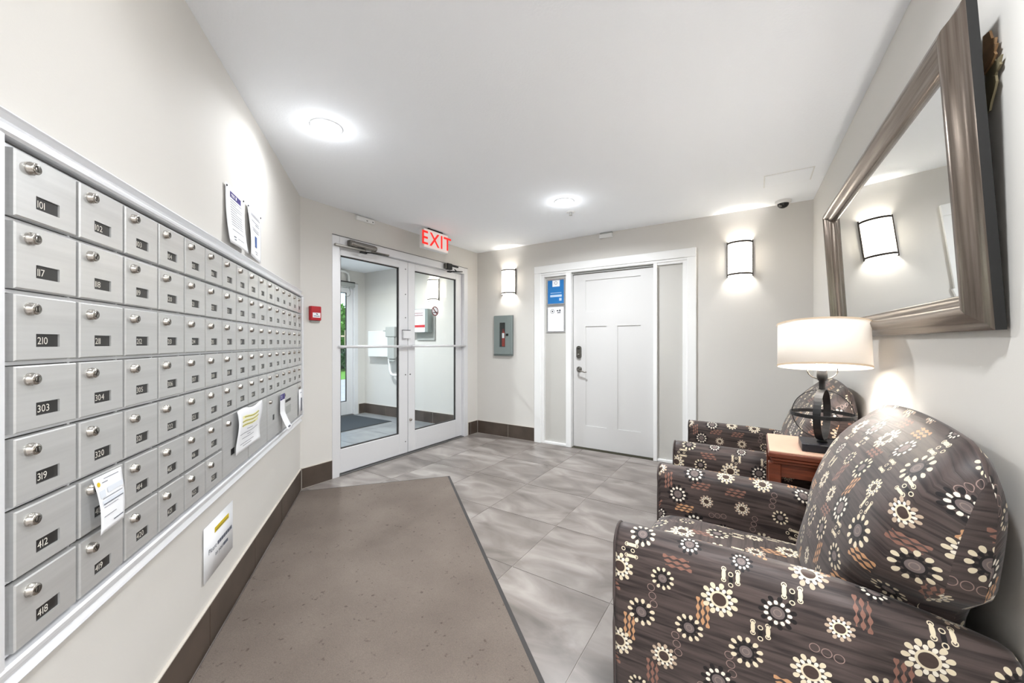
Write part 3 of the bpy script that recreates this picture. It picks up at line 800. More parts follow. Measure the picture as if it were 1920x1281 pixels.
# EXIT sign hung from the ceiling in front of the glazed doors
ex = tag(empty('exit_sign', (0.27, -1.105, 2.36), RZ_ENTRY), 'lit white EXIT sign with red letters hanging from the ceiling', 'exit sign')
MB().box(-0.19, 0.19, -0.02, 0.045, -0.105, 0.100, 0.004).build('housing', 'plastic_white', ex)
fa_ = MB().box(-0.182, 0.182, -0.0225, -0.0195, -0.098, 0.094, 0.002).build('lit_face', 'exit_white', ex)
t = MB(); glyph_text(t, 'EXIT', 0.02, -0.070, 0.205, -0.0238, bold=0.012, center=True)
t.build('lettering', 'exit_red', fa_)
MB().box(-0.10, 0.12, -0.005, 0.035, 0.100, 0.120, 0.003).build('canopy', 'iron', ex)

# ceiling downlights
def downlight(x, y, label, power, r=0.075, spread=165, glow=0.9):
    t = tag(empty('downlight', (x, y, H)), label, 'ceiling light', 'recessed ceiling downlights')
    MB().lathe([(r+0.012, 0), (r+0.012, -0.004), (r, -0.006), (r, -0.002)], 32).build('trim_ring', 'ceiling_paint', t)
    MB().lathe([(0, -0.0075), (r*0.6, -0.0072), (r, -0.0035)], 32).build('lens', 'lens', t)
    ld = bpy.data.lights.new('downlight_beam', 'AREA'); ld.shape = 'DISK'; ld.size = r*1.7; ld.energy = power; ld.color = (0.935, 0.97, 1.0); ld.spread = R(spread)
    lo = bpy.data.objects.new('downlight_beam', ld); COL.objects.link(lo); lo.parent = t; lo.location = (0, 0, -0.012)
    ld = bpy.data.lights.new('downlight_glow', 'POINT'); ld.energy = glow; ld.color = (0.935, 0.97, 1.0); ld.shadow_soft_size = 0.05
    lo = bpy.data.objects.new('downlight_glow', ld); COL.objects.link(lo); lo.parent = t; lo.location = (0, 0, -0.075)
    return t
downlight(1.168, -2.909, 'bright round downlight over the entry mat near the mailboxes', POWER_DOWN*0.15, spread=160, glow=0.6)
downlight(1.83, -1.117, 'bright round downlight in front of the white panelled door', POWER_DOWN*0.95, glow=0.6)
downlight(2.134, -3.69, 'bright round downlight above the low-numbered mailboxes', POWER_DOWN*0.02, spread=110, glow=0.1)
downlight(3.2, -3.32, 'added fill downlight over the seat nearest the lobby opening', POWER_DOWN*0.42)  # extra lamp out of view, added to light the right wall
for lx, ly in ((4.4, -4.6), (5.8, -4.6), (3.8, -6.4), (5.6, -6.4)):
    downlight(lx, ly, 'invented fill downlight in the unseen lobby ceiling', POWER_DOWN*1.2)  # lobby lamps made up to fill the room from behind the camera
downlight(-1.3, -1.2, 'added fill downlight in the vestibule ceiling', POWER_DOWN*1.2)  # unseen lamp put in to brighten the dark vestibule

# sprinkler, dome camera, access panel
sp = tag(empty('sprinkler_head', (1.765, -0.835, H)), 'small metal sprinkler head in the ceiling beside a downlight', 'sprinkler')
MB().lathe([(0.042, 0), (0.042, -0.002), (0.030, -0.006), (0.020, -0.004)], 24).build('escutcheon', 'plastic_white', sp)
MB().lathe([(0.008, 0), (0.008, -0.018), (0.004, -0.026), (0.016, -0.027), (0.016, -0.029), (0, -0.030)], 14).build('deflector', 'sprinkler', sp)
dc = tag(empty('dome_camera', (3.445, -0.10, H)), 'small black dome security camera on the ceiling by the corner', 'camera')
MB().lathe([(0.060, 0), (0.060, -0.018), (0.050, -0.026), (0.040, -0.026)], 28).build('base_ring', 'plastic_white', dc)
MB().lathe([(0.043, -0.026), (0.040, -0.042), (0.028, -0.056), (0.012, -0.063), (0, -0.064)], 28).build('dome', 'camera_black', dc)
MB().lathe([(0, -0.006), (0.012, -0.006), (0.014, 0.0)], 14, (-0.020, -0.026, -0.046), 'y').build('lens', 'pewter', dc)
ap = tag(empty('access_panel', (3.445, -0.655, H)), 'flat white access panel in the ceiling beside the mirror wall', 'access panel')
MB().box(-0.142, 0.142, -0.118, 0.118, -0.006, 0, 0.002).build('panel', 'ceiling_paint', ap)
MB().box(-0.150, 0.150, -0.126, 0.126, -0.003, 0).build('frame', 'plastic_white', ap)

# framed notices on the sidelight panel
def notice(z0, z1, label, blue):
    t = tag(empty('framed_notice', (1.190, 0.028, (z0+z1)/2)), label, 'notice')
    w, h = 0.125, (z1-z0)/2; f = 0.018; m = MB()
    m.box(-w, -w+f, -0.014, 0, -h, h, 0.003).box(w-f, w, -0.014, 0, -h, h, 0.003).box(-w+f, w-f, -0.014, 0, -h, -h+f, 0.003).box(-w+f, w-f, -0.014, 0, h-f, h, 0.003)
    m.build('frame', 'frame_silver', t)
    w2, h2 = w-f, h-f
    s = MB().box(-w2, w2, -0.007, -0.002, -h2, h2).build('sheet', 'blue_print' if blue else 'paper', t)
    if blue:
        MB().box(-0.045, 0.052, -0.0078, -0.0068, h2-0.078, h2-0.002).build('logo_patch', 'paper', s)
        MB().lathe([(0.016, -0.0084), (0.020, -0.0084)], 20, (0.002, 0, h2-0.034), 'y', smooth=False).build('logo', 'ink', s)
        MB().box(-0.075, 0.080, -0.0078, -0.0068, -0.062, -0.036).build('white_bar', 'pale_blue', s)
        MB().box(-0.070, 0.075, -0.0078, -0.0068, -0.016, -0.010).build('text_line', 'pale_blue', s)
        MB().box(0.046, 0.078, -0.0078, -0.0068, -0.110, -0.078).build('small_square', 'pale_blue', s)
    else:
        m = MB().lathe([(0.022, -0.0078), (0.027, -0.0078)], 16, (-0.045, 0, h2-0.055), 'y', smooth=False); m.lathe([(0, -0.0078), (0.010, -0.0078)], 12, (-0.045, 0, h2-0.055), 'y', smooth=False)
        m.build('emblem', 'ink_dark', s)
        MB().box(0.012, 0.036, -0.0078, -0.0068, h2-0.056, h2-0.042).box(0.046, 0.064, -0.0078, -0.0068, h2-0.060, h2-0.036).box(0.020, 0.064, -0.0078, -0.0068, h2-0.078, h2-0.068).build('heading', 'ink_dark', s)
        m = MB()
        for i in range(6): m.box(-0.06+0.004*(i % 3), 0.055-0.012*(i % 2), -0.0078, -0.0068, 0.03-0.024*i, 0.034-0.024*i)
        m.build('text_lines', 'pale_grey', s)
notice(1.702, 2.022, 'framed blue poster with white patch on the panel beside the door', True)
notice(1.366, 1.698, 'framed white notice with round emblem below the blue poster', False)

# ------------------------------------------------------------------ mailbox bank
S0 = 2.665                                   # left end of the bank measured from the corner
bank_loc = A+LD*S0
bank = tag(empty('mailbox_bank', bank_loc, RZ_LEFT), 'wall bank of numbered brushed metal apartment mailboxes', 'mailboxes')
PU, PZ = 0.1585, 0.1364
U0, ZT = 0.012, 1.610                        # left edge of first column, top of first row
NC = 16; WB = U0+NC*PU+0.010
FACE = -0.034                                # door front plane
MB().box(0.0, WB, -0.012, -0.001, 0.640, 1.625).build('backing', 'steel_dark', bank)
# face grid between the doors
g = MB(); rows_z = [ZT-i*PZ for i in range(8)]
for i in range(8): g.box(0.004, WB-0.004, -0.017, -0.012, rows_z[i]-0.0035, rows_z[i]+0.0035)
for c in range(NC+1):
    u = U0+c*PU; g.box(u-0.0035, u+0.0035, -0.0165, -0.012, rows_z[5] if c > 6 else rows_z[7], rows_z[0])
g.build('face_grid', 'trim_metal', bank)
# moulded aluminium trim
def trim_h(nm, z0, z1, flip):
    zz = [0, 0.0, 0.10, 0.16, 0.34, 0.55, 0.66, 0.74, 0.90, 1.0, 1.0]; yy = [-0.001, -0.026, -0.030, -0.026, -0.019, -0.022, -0.032, -0.036, -0.037, -0.033, -0.001]
    pr = [(y, (z1+(z0-z1)*t) if flip else (z0+(z1-z0)*t)) for t, y in zip(zz, yy)]
    m = MB(); a, b = -0.055, WB+0.040; e = pr[-1]
    ring = pr
    P = [[(u, y, z) for y, z in ring] for u in (a, b)]
    m.grid(P, smooth=False); m.quad(*P[0]); m.quad(*reversed(P[1])); m.build(nm, 'trim_metal', bank)
trim_h('top_trim', 1.620, 1.672, True); trim_h('bottom_trim', 0.592, 0.648, False)
MB().box(-0.055, -0.008, -0.040, -0.001, 0.648, 1.620, 0.004).build('side_trim', 'trim_metal', bank)
MB().box(WB+0.004, WB+0.040, -0.040, -0.001, 0.648, 1.620, 0.004).build('side_trim', 'trim_metal', bank)

def plate_with_hole(w, h, hole, y0, y1, c=0.0025):
    m = MB(); a, b, lo, hi = hole
    # front ring, bevelled rim, sides, hole walls
    o = [(c, c), (w-c, c), (w-c, h-c), (c, h-c)]; O = [(0, 0), (w, 0), (w, h), (0, h)]; I = [(a, lo), (b, lo), (b, hi), (a, hi)]
    for k in range(4):
        n = (k+1) % 4
        m.quad((o[k][0], y0, o[k][1]), (o[n][0], y0, o[n][1]), (I[n][0], y0, I[n][1]), (I[k][0], y0, I[k][1]))
        m.quad((O[k][0], y0+c, O[k][1]), (O[n][0], y0+c, O[n][1]), (o[n][0], y0, o[n][1]), (o[k][0], y0, o[k][1]))
        m.quad((O[k][0], y1, O[k][1]), (O[n][0], y1, O[n][1]), (O[n][0], y0+c, O[n][1]), (O[k][0], y0+c, O[k][1]))
        m.quad((I[k][0], y0, I[k][1]), (I[n][0], y0, I[n][1]), (I[n][0], y0+0.004, I[n][1]), (I[k][0], y0+0.004, I[k][1]))
    return m
DW, DH = PU-0.0095, PZ-0.0105
HOLE = (0.045, 0.102, 0.026, 0.052)
door_me = plate_with_hole(DW, DH, HOLE, FACE, -0.0165).mesh('mailbox_door'); door_me.materials.append(MATS['steel_door'])
lock_m = MB().lathe([(0.0125, 0.0), (0.0125, -0.004), (0.0112, -0.005), (0.0112, -0.0105), (0.0096, -0.0125), (0, -0.0125)], 18, axis='y')
lock_me = lock_m.mesh('lock'); lock_me.materials.append(MATS['lock_metal'])
key_m = MB().box(-0.0014, 0.0014, -0.0132, -0.0120, -0.0058, 0.0058); key_m.lathe([(0.0055, -0.0128), (0.0066, -0.0128)], 14, axis='y')
key_me = key_m.mesh('keyhole'); key_me.materials.append(MATS['keyhole'])
np_me = MB().box(HOLE[0]-0.001, HOLE[1]+0.001, FACE+0.0032, FACE+0.0045, HOLE[2]-0.001, HOLE[3]+0.001).mesh('number_plate'); np_me.materials.append(MATS['number_black'])
numbers = list(range(101, 124))+list(range(201, 224))+list(range(301, 324))+list(range(401, 424))
rnd = random.Random(3); k = 0
for r in range(7):
    for c in range(NC if r < 5 else 6):
        d = link('mailbox_door', door_me, None, bank, (U0+c*PU+0.00475, 0, rows_z[r]-PZ+0.005))
        lk = link('lock', lock_me, None, d, (0.030, FACE, DH-0.026)); lk.rotation_euler = (0, rnd.uniform(-0.6, 0.6), 0)
        kh = link('keyhole', key_me, None, d, (0.030, FACE-0.0002, DH-0.026)); kh.rotation_euler = lk.rotation_euler
        link('number_plate', np_me, None, d)
        t = MB(); glyph_text(t, str(numbers[k]), HOLE[0]+0.0070, HOLE[2]+0.0055, 0.0205, FACE+0.0026, bold=0.0)
        t.build('number', 'number_white', d); k += 1
# parcel lockers under row five
zl0, zl1 = rows_z[7]+0.005, rows_z[5]-0.0055
def locker(c0, c1, hole, nm='parcel_door'):
    u0, u1 = U0+c0*PU+0.00475, U0+c1*PU-0.00475
    d = plate_with_hole(u1-u0, zl1-zl0, hole, FACE, -0.0165).build(nm, 'steel_door', bank, (u0, 0, zl0))
    MB().box(hole[0]-0.001, hole[1]+0.001, FACE+0.0032, FACE+0.0045, hole[2]-0.001, hole[3]+0.001).build('slot', 'black', d)
    link('lock', lock_me, None, d, (0.045, FACE, zl1-zl0-0.035)); link('keyhole', key_me, None, d, (0.045, FACE-0.0002, zl1-zl0-0.035))
    return d
locker(6, 8, (0.085, 0.14, 0.075, 0.105)); locker(8, 10, (0.075, 0.125, 0.075, 0.105)); locker(10, 12, (0.11, 0.15, 0.105, 0.140))
om = locker(12, 15, (0.10, 0.26, 0.165, 0.185), 'outgoing_mail_door')
MB().box(0.11, 0.25, FACE-0.001, FACE, 0.085, 0.140).build('worn_label', 'plastic_grey', om)
locker(15, 16, (0.09, 0.11, 0.05, 0.09))

# ------------------------------------------------------------------ papers on the mailbox wall
def on_left(s, z, off): return A+LD*s+LN*off+Vector((0, 0, z))
def sheet(nm, s0, z_top, off, w, h, bend, label, cat='notice', jag=None, nu=10, nv=14):
    """bent sheet; bend(x01,z01)->(du, dy, dz); root at top left"""
    t = tag(empty(nm, on_left(s0, z_top, off), RZ_LEFT), label, cat)
    P = []
    for i in range(nu+1):
        row = []
        for j in range(nv+1):
            a, b = i/nu, j/nv; du, dy, dz = bend(a, b)
            row.append((a*w+du, dy, -b*h+dz))
        P.append(row)
    o = MB().grid(P).build('sheet', 'paper', t)
    mo = o.modifiers.new('thick', 'SOLIDIFY'); mo.thickness = 0.0006
    def pt(a, b, lift=-0.0012):
        du, dy, dz = bend(a, b); return (a*w+du, dy+lift, -b*h+dz)
    def strip(mb, a0, a1, b0, b1, n=5, lift=-0.0012, sk=0.0):
        for i in range(n):
            x, y = a0+(a1-a0)*i/n, a0+(a1-a0)*(i+1)/n
            mb.quad(pt(x, b0, lift), pt(y, b0, lift), pt(y, b1, lift), pt(x, b1, lift))
    return t, o, strip, pt
# large notice curling away at the bottom
def bend1(a, b): return (0, -0.003-0.020*b**2.5-0.003*math.sin(a*math.pi)*b, 0.0-0.010*(1-a)*0)
t, o, strip, pt = sheet('pinned_notice', 1.595, 1.965, 0.004, 0.235, 0.272, bend1, 'white pinned notice with dark blue header above the mailboxes')
m = MB(); strip(m, 0.22, 0.80, 0.085, 0.185); m.build('header', 'ink_navy', o)
m = MB(); strip(m, 0.50, 0.56, 0.11, 0.16, 1, -0.0018); strip(m, 0.27, 0.45, 0.12, 0.135, 2, -0.0018); strip(m, 0.27, 0.45, 0.15, 0.16, 2, -0.0018); m.build('header_lettering', 'paper', o)
m = MB(); rr = random.Random(9)
for i in range(13):
    b = 0.22+i*0.042
    if i == 11: continue
    strip(m, 0.22, (0.86 if i not in (1, 4) else 0.55)-0.05*rr.random(), b, b+0.009)
strip(m, 0.24, 0.36, 0.84, 0.86, 2); strip(m, 0.24, 0.34, 0.89, 0.91, 2); strip(m, 0.45, 0.80, 0.845, 0.855, 3)
m.build('text_lines', 'ink', o)
for a in (0.06, 0.95): MB().lathe([(0, -0.004), (0.004, -0.003), (0.005, 0)], 10, pt(a, 0.045), 'y').build('pin', 'ink_dark', o)
def bend2(a, b): return (0, -0.003-0.020*math.sin(b*math.pi*0.62)*(1-a)**1.5, -0.012*a*(1-b) if False else 0)
t, o, strip, pt = sheet('pinned_notice', 1.318, 1.966, 0.004, 0.232, 0.270, bend2, 'white pinned notice curling off the wall with small blue picture')
m = MB()
for a, b, c in ((0.2, 0.85, 0.13), (0.22, 0.9, 0.16), (0.2, 0.8, 0.26), (0.5, 0.85, 0.30), (0.2, 0.8, 0.40), (0.25, 0.82, 0.44), (0.45, 0.7, 0.84), (0.5, 0.7, 0.88)): strip(m, a, b, c, c+0.011)
m.build('text_lines', 'ink', o)
m = MB(); strip(m, 0.42, 0.62, 0.54, 0.76); m.build('picture', 'ink_blue', o)
for a in (0.05, 0.95): MB().lathe([(0, -0.004), (0.004, -0.003), (0.005, 0)], 10, pt(a, 0.045), 'y').build('pin', 'ink_dark', o)
# sign under the bank
def bend3(a, b): return (0, -0.002, 0)
t, o, strip, pt = sheet('laminated_sign', 1.803, 0.500, 0.004, 0.300, 0.222, bend3, 'white sign with yellow bar on the wall below the mailboxes', 'sign', nu=2, nv=2)
m = MB(); strip(m, 0.33, 0.83, 0.17, 0.27, 1); m.build('yellow_bar', 'yellow', o)
m = MB()
glyph_text(m, 'Please', 0.042, -0.124, 0.030, -0.0034); u = 0.128
rr = random.Random(5)
while u < 0.285: k = rr.uniform(0.008, 0.02); m.box(u, u+k, -0.0036, -0.0032, -0.1235, -0.108); u += k+0.004
glyph_text(m, 'to your', 0.105, -0.158, 0.026, -0.0034); m.box(0.19, 0.238, -0.0036, -0.0032, -0.158, -0.145)
m.build('lettering', 'ink', o)
m = MB(); m.box(0.11, 0.24, -0.0042, -0.0036, -0.056, -0.050); m.build('bar_lettering', 'olive', o)
# courier slip on a mailbox door
def bend4(a, b): return (0.006*math.sin(b*3.0), -0.010-0.014*math.sin(b*math.pi*0.5)*(1-a*0.6), 0)
t, o, strip, pt = sheet('courier_slip', 2.475, 0.924, 0.038, 0.098, 0.132, bend4, 'white courier slip stuck on a mailbox door near the bottom rows', 'slip')
m = MB()
for i in range(14):
    a = [(0.5*math.cos(2*math.pi*i/14), 0.5*math.sin(2*math.pi*i/14)), (0.5*math.cos(2*math.pi*(i+1)/14), 0.5*math.sin(2*math.pi*(i+1)/14))]
    m.quad(pt(0.10, 0.13), pt(0.10+0.11*a[0][0], 0.13+0.085*a[0][1]), pt(0.10+0.11*a[1][0], 0.13+0.085*a[1][1]))
m.build('shield_mark', 'yellow', o)
m = MB()
for a, b, c, hgt in ((0.22, 0.42, 0.12, 0.012), (0.3, 0.85, 0.06, 0.01), (0.12, 0.9, 0.40, 0.012), (0.12, 0.92, 0.50, 0.02), (0.12, 0.7, 0.56, 0.01), (0.1, 0.6, 0.72, 0.01), (0.5, 0.92, 0.86, 0.02)): strip(m, a, b, c, c+hgt)
m.build('text_lines', 'ink', o)
m = MB(); strip(m, 0.05, 0.26, 0.25, 0.38); strip(m, 0.35, 0.95, 0.24, 0.34); strip(m, 0.1, 0.95, 0.44, 0.52); m.build('tinted_field', 'pale_grey', o)
# note taped to the parcel lockers
def bend5(a, b): return (0.004*math.sin(b*7), -0.014-0.006*math.sin(b*math.pi*1.5+a), 0.007*math.sin(a*8)*(1-b))
t, o, strip, pt = sheet('taped_note', 1.580, 0.925, 0.034, 0.345, 0.200, bend5, 'crumpled white note with yellow highlighting taped to the parcel lockers', 'note')
m = MB()
for c in (0.18, 0.27, 0.36): strip(m, 0.14, 0.80, c, c+0.065)
m.build('highlight', 'pale_yellow', o)
m = MB()
for i, c in enumerate((0.205, 0.295, 0.385)): strip(m, 0.12+0.08*(i == 0), 0.82-0.15*(i == 2), c, c+0.018, 5, -0.0018)
m.build('heading', 'olive', o)
m = MB()
for a, b, c in ((0.35, 0.6, 0.50), (0.1, 0.85, 0.58), (0.4, 0.55, 0.64), (0.2, 0.7, 0.70), (0.15, 0.7, 0.82), (0.25, 0.6, 0.88)): strip(m, a, b, c, c+0.012)
m.build('text_lines', 'ink', o)
# delivery card hanging folded in front of the third locker
def bend6(a, b): return (0.02*max(0, b-0.45)*8*0.35*0.5, -0.012-0.10*max(0, b-0.5)**1.2, 0)
t, o, strip, pt = sheet('delivery_card', 0.835, 0.905, 0.034, 0.115, 0.235, bend6, 'long white delivery card with purple top hanging from a parcel locker', 'card')
m = MB(); strip(m, 0.0, 1.0, 0.0, 0.16); m.build('purple_top', 'ink_navy', o)
m = MB(); strip(m, 0.2, 0.4, 0.04, 0.06, 1, -0.0018); strip(m, 0.2, 0.4, 0.09, 0.11, 1, -0.0018); m.build('top_lettering', 'paper', o)
m = MB(); strip(m, 0.3, 0.8, 0.90, 0.94); m.build('text_lines', 'ink', o)
t, o, strip, pt = sheet('taped_notice', 0.262, 0.868, 0.038, 0.140, 0.200, lambda a, b: (0, -0.003, 0), 'white notice with dark strip at the corner end of the mailboxes', 'notice', nu=2, nv=2)
m = MB(); strip(m, 0.50, 0.80, 0.35, 0.88, 1); m.build('dark_strip', 'ink', o)
m = MB(); strip(m, 0.3, 0.7, 0.12, 0.14, 1); m.build('text_lines', 'ink', o)

# ------------------------------------------------------------------ long floor mat
mt = tag(empty('floor_mat', (0, 0, 0)), 'long taupe carpet runner mat with dark rubber edge beside the mailboxes', 'mat')
Q = [(0.050, -2.453), (0.850, -1.512), (2.90, -3.19), (2.31, -4.285)]
Q = [Vector((x, y, 0)) for x, y in Q]
cen = sum(Q, Vector())/4
def mat_slab(nm, q, z0, z1, material):
    m = MB(); m.quad(*[(p.x, p.y, z1) for p in q])
    for i in range(4): a, b = q[i], q[(i+1) % 4]; m.quad((a.x, a.y, z0), (b.x, b.y, z0), (b.x, b.y, z1), (a.x, a.y, z1))
    m.build(nm, material, mt)
mat_slab('rubber_edge', Q, 0.0, 0.004, 'rubber')
def inset(q, d):
    out = []
    n = len(q)
    for i in range(n):
        p, a, b = q[i], q[i-1], q[(i+1) % n]; e1 = (p-a).normalized(); e2 = (b-p).normalized()
        n1 = Vector((-e1.y, e1.x, 0)); n2 = Vector((-e2.y, e2.x, 0))
        if n1.dot(cen-p) < 0: n1 = -n1
        if n2.dot(cen-p) < 0: n2 = -n2
        s = 1+n1.dot(n2); out.append(p+(n1+n2)*(d/s))
    return out
Qi = inset(Q, 0.022); Qi[0] = Qi[0]+(Q[0]-Qi[1]).normalized()*0.018; Qi[3] = Qi[3]+(Q[3]-Qi[2]).normalized()*0.018
mat_slab('carpet_pile', Qi, 0.003, 0.009, 'carpet')

# ------------------------------------------------------------------ armchairs
def fabric_loft(mb, stations, ring, vofs=0.0):
    """stations x list; ring(x)->[(y,z)] same count; UV=(x, arc)"""
    P = []; arcs = []
    for x in stations:
        r = ring(x); P.append([(x, y, z) for y, z in r]); a = [vofs]
        for k in range(1, len(r)): a.append(a[-1]+math.hypot(r[k][0]-r[k-1][0], r[k][1]-r[k-1][1]))
        arcs.append(a)
    mb.grid(P, uv=lambda i, j: (stations[min(i, len(stations)-1)], arcs[min(i, len(stations)-1)][j]))
    return P
def cap(mb, row, flip):
    n = len(row); c = Vector((0, 0, 0))
    for p in row: c += Vector(p)/n
    for i in range(n-1):
        q = [c, row[i], row[i+1]]
        mb.quad(*q, uv=[(p[1], p[2]) for p in q], smooth=False)

def armchair(loc, label, rz=0.0):
    ch = tag(empty('armchair', loc, rz), label, 'armchair', 'patterned armchairs against the mirror wall')
    W, D = 0.83, 0.865; X0, X1 = -D/2, D/2; AT = 0.105
    def top(x):
        t = (x-X0)/D
        return 0.642-0.012*t-0.06*max(0, (t-0.55)/0.45)**1.6-0.05*max(0, (0.03-t)/0.03)
    for sgn in (-1, 1):
        yo, yi = sgn*W/2, sgn*(W/2-AT)
        st = [X0, X0+0.006, X0+0.02, X0+0.045]+[X0+0.045+(D-0.09)*k/18 for k in range(1, 19)]+[X1-0.02, X1-0.005, X1]
        def ring(x):
            e = min(1.0, max(0.0, min(x-X0, X1-x)/0.03)); ins = 0.014*(1-math.sqrt(max(0, 1-(1-e)**2)))
            z = top(max(x, X0+0.03))-ins; a, b = yo-sgn*ins, yi+sgn*ins; r = 0.042
            dy = -sgn; out = [(a, 0.085)]
            for k in range(6): out.append((a+sgn*0.010*math.sin(math.pi*(k+1)/7.0), 0.085+(z-r-0.085)*(k+1)/6))
            for k in range(1, 9):
                t = k/8*math.pi; wdt = (abs(a-b)-2*r)
                cx = a+dy*(r+(wdt if t > math.pi/2 else 0)); cx = a+dy*(r+wdt*(k/8))
                out.append((cx-dy*r*math.cos(t), z-r+r*math.sin(t)*(1.0)))
            for k in range(6): out.append((b, z-r-(z-r-0.085)*(k+1)/6))
            return out
        m = MB(); P = fabric_loft(m, st, ring, 0.03*sgn); cap(m, P[0], False); cap(m, P[-1], True)
        am = m.build('arm', 'fabric', ch)
        # piping round the front panel
        pr = ring(X0+0.012); pts = [(X0+0.004, y, z) for y, z in pr]
        MB().tube(pts, 0.0045, 6).build('piping', 'fabric', am)
    # base rail
    m = MB(); yi = W/2-AT
    q = [(X0+0.03, -yi, 0.085), (X0+0.03, yi, 0.085), (X0+0.03, yi, 0.305), (X0+0.03, -yi, 0.305)]
    m.quad(*q, uv=[(p[1], p[2]) for p in q])
    m.box(X0+0.031, X1-0.03, -yi, yi, 0.085, 0.27); m.build('base', 'fabric', ch)
    # seat cushion
    xs0, xs1 = X0+0.005, 0.20; yw = yi-0.003; P = []; n = 26; k = 18; uvs = []
    def sq(t, e): return math.copysign(abs(t)**e, t)
    prof = []
    for i in range(n+1):
        t = math.pi*1.0*(i/n)        # front lip over the top to the rear
        prof.append(t)
    zs0, zs1 = 0.300, 0.456
    path = [(xs0+0.02, zs0), (xs0+0.004, zs0+0.03), (xs0, zs0+0.07), (xs0+0.006, zs0+0.105), (xs0+0.03, zs0+0.135), (xs0+0.07, zs0+0.150), (xs0+0.14, zs0+0.156)]
    path += [(xs0+0.14+(xs1-xs0-0.14)*q/12, zs0+0.156-0.016*(q/12)) for q in range(1, 13)]
    arc = [0]
    for i in range(1, len(path)): arc.append(arc[-1]+math.hypot(path[i][0]-path[i-1][0], path[i][1]-path[i-1][1]))
    for (x, z) in path:
        row = []
        for j in range(k+1):
            v = -1+2*j/k; edge = (1-abs(v)**5); crown = 0.020*(1-v*v)*(1 if z > zs0+0.1 else 0.3)
            row.append((x+(1-edge)*0.02*(x < xs0+0.05), v*yw, zs0+(z-zs0)*(0.72+0.28*edge)+crown))
        P.append(row)
    m = MB(); m.grid(P, uv=lambda i, j: (0.31+(-1+2*j/k)*yw, arc[min(i, len(arc)-1)]+0.02))
    m.quad(*[P[i][0] for i in range(len(P))]+[(xs1, -yw, zs0)]); m.quad(*[P[i][k] for i in range(len(P))][::-1]+[(xs1, yw, zs0)][::-1])
    m.build('seat_cushion', 'fabric', ch)
    # back
    bw = W/2-0.004
    n, k = 22, 30; Pf = []; Pb = []
    def hgt(v): return 1.028-0.030*v*v-0.06*max(0, (abs(v)-0.78)/0.22)**2.5
    for i in range(n+1):
        w = i/n; rf, rb = [], []
        for j in range(k+1):
            v = -1+2*j/k; h = hgt(v); zb = 0.30
            z = zb+(h-zb)*w
            edge = max(0, 1-abs(v)**12)**0.5; tp = max(0, 1-max(0, (w-0.62)/0.38)**2.6)**0.55
            half = (yi-0.002) if z < 0.60 else (yi-0.002)+(bw-yi)*min(1, (z-0.60)/0.08)
            if z > 0.8: half -= 0.03*((z-0.8)/0.22)**2
            xf = 0.098+0.30*max(0, z-0.42)+0.10*max(0, (z-0.86)/0.17)**2-0.035*math.sin(min(1, max(0, (z-0.40)/0.5))*math.pi)*(1-v*v)
            xb = min(X1-0.003, 0.36+0.12*(z-0.3)); xm = xb-0.05
            rf.append((xm-(xm-xf)*(0.25+0.75*edge)*tp if w < 1 else xm, v*half, z)); rb.append((xm+(xb-xm)*(0.3+0.7*edge)*(0.2+0.8*tp), v*half, z))
        Pf.append(rf); Pb.append(rb)
    m = MB()
    def arcs(P):
        out = []
        for r in P:
            c = [0.0]
            for q in range(1, len(r)): c.append(c[-1]+(Vector(r[q])-Vector(r[q-1])).length)
            out.append([x-c[-1]/2 for x in c])
        va = [0.0]; mid = len(P[0])//2
        for q in range(1, len(P)): va.append(va[-1]+(Vector(P[q][mid])-Vector(P[q-1][mid])).length)
        return out, va
    af, vf = arcs(Pf); ab, vb2 = arcs(Pb)
    m.grid(Pf, uv=lambda i, j: (1.07+af[min(i, n)][j], 0.06+vf[min(i, n)])); m.grid(Pb, uv=lambda i, j: (1.07+ab[min(i, n)][j], 1.5-vb2[min(i, n)]))
    for P1, P2 in ((Pf, Pb),):
        for i in range(n):
            for j in (0, k):
                m.quad(P1[i][j], P1[i+1][j], P2[i+1][j], P2[i][j], uv=[(1.07+P1[i][j][0], P1[i][j][2]), (1.07+P1[i+1][j][0], P1[i+1][j][2]), (1.07+P2[i+1][j][0], P2[i+1][j][2]), (1.07+P2[i][j][0], P2[i][j][2])], smooth=True)
        for j in range(k):
            m.quad(P1[n][j], P1[n][j+1], P2[n][j+1], P2[n][j], uv=[(1.07+P1[n][j][1], 0.82)]*4, smooth=True)
            m.quad(P1[0][j], P1[0][j+1], P2[0][j+1], P2[0][j])
    m.build('backrest', 'fabric', ch)
    for sx in (X0+0.06, X1-0.08):
        for sy in (-W/2+0.06, W/2-0.06):
            MB().lathe([(0, 0), (0.018, 0), (0.026, 0.085), (0, 0.085)], 12, (sx, sy, 0)).build('leg', 'black', ch)
    return ch
armchair((2.845+0.4325, -2.532, 0), rz=R(1.35), label='brown flower-patterned armchair farthest from the white door, under the mirror')
armchair((2.812+0.4325, -1.29, 0), rz=R(1.35), label='brown flower-patterned armchair beside the white door behind the table lamp')

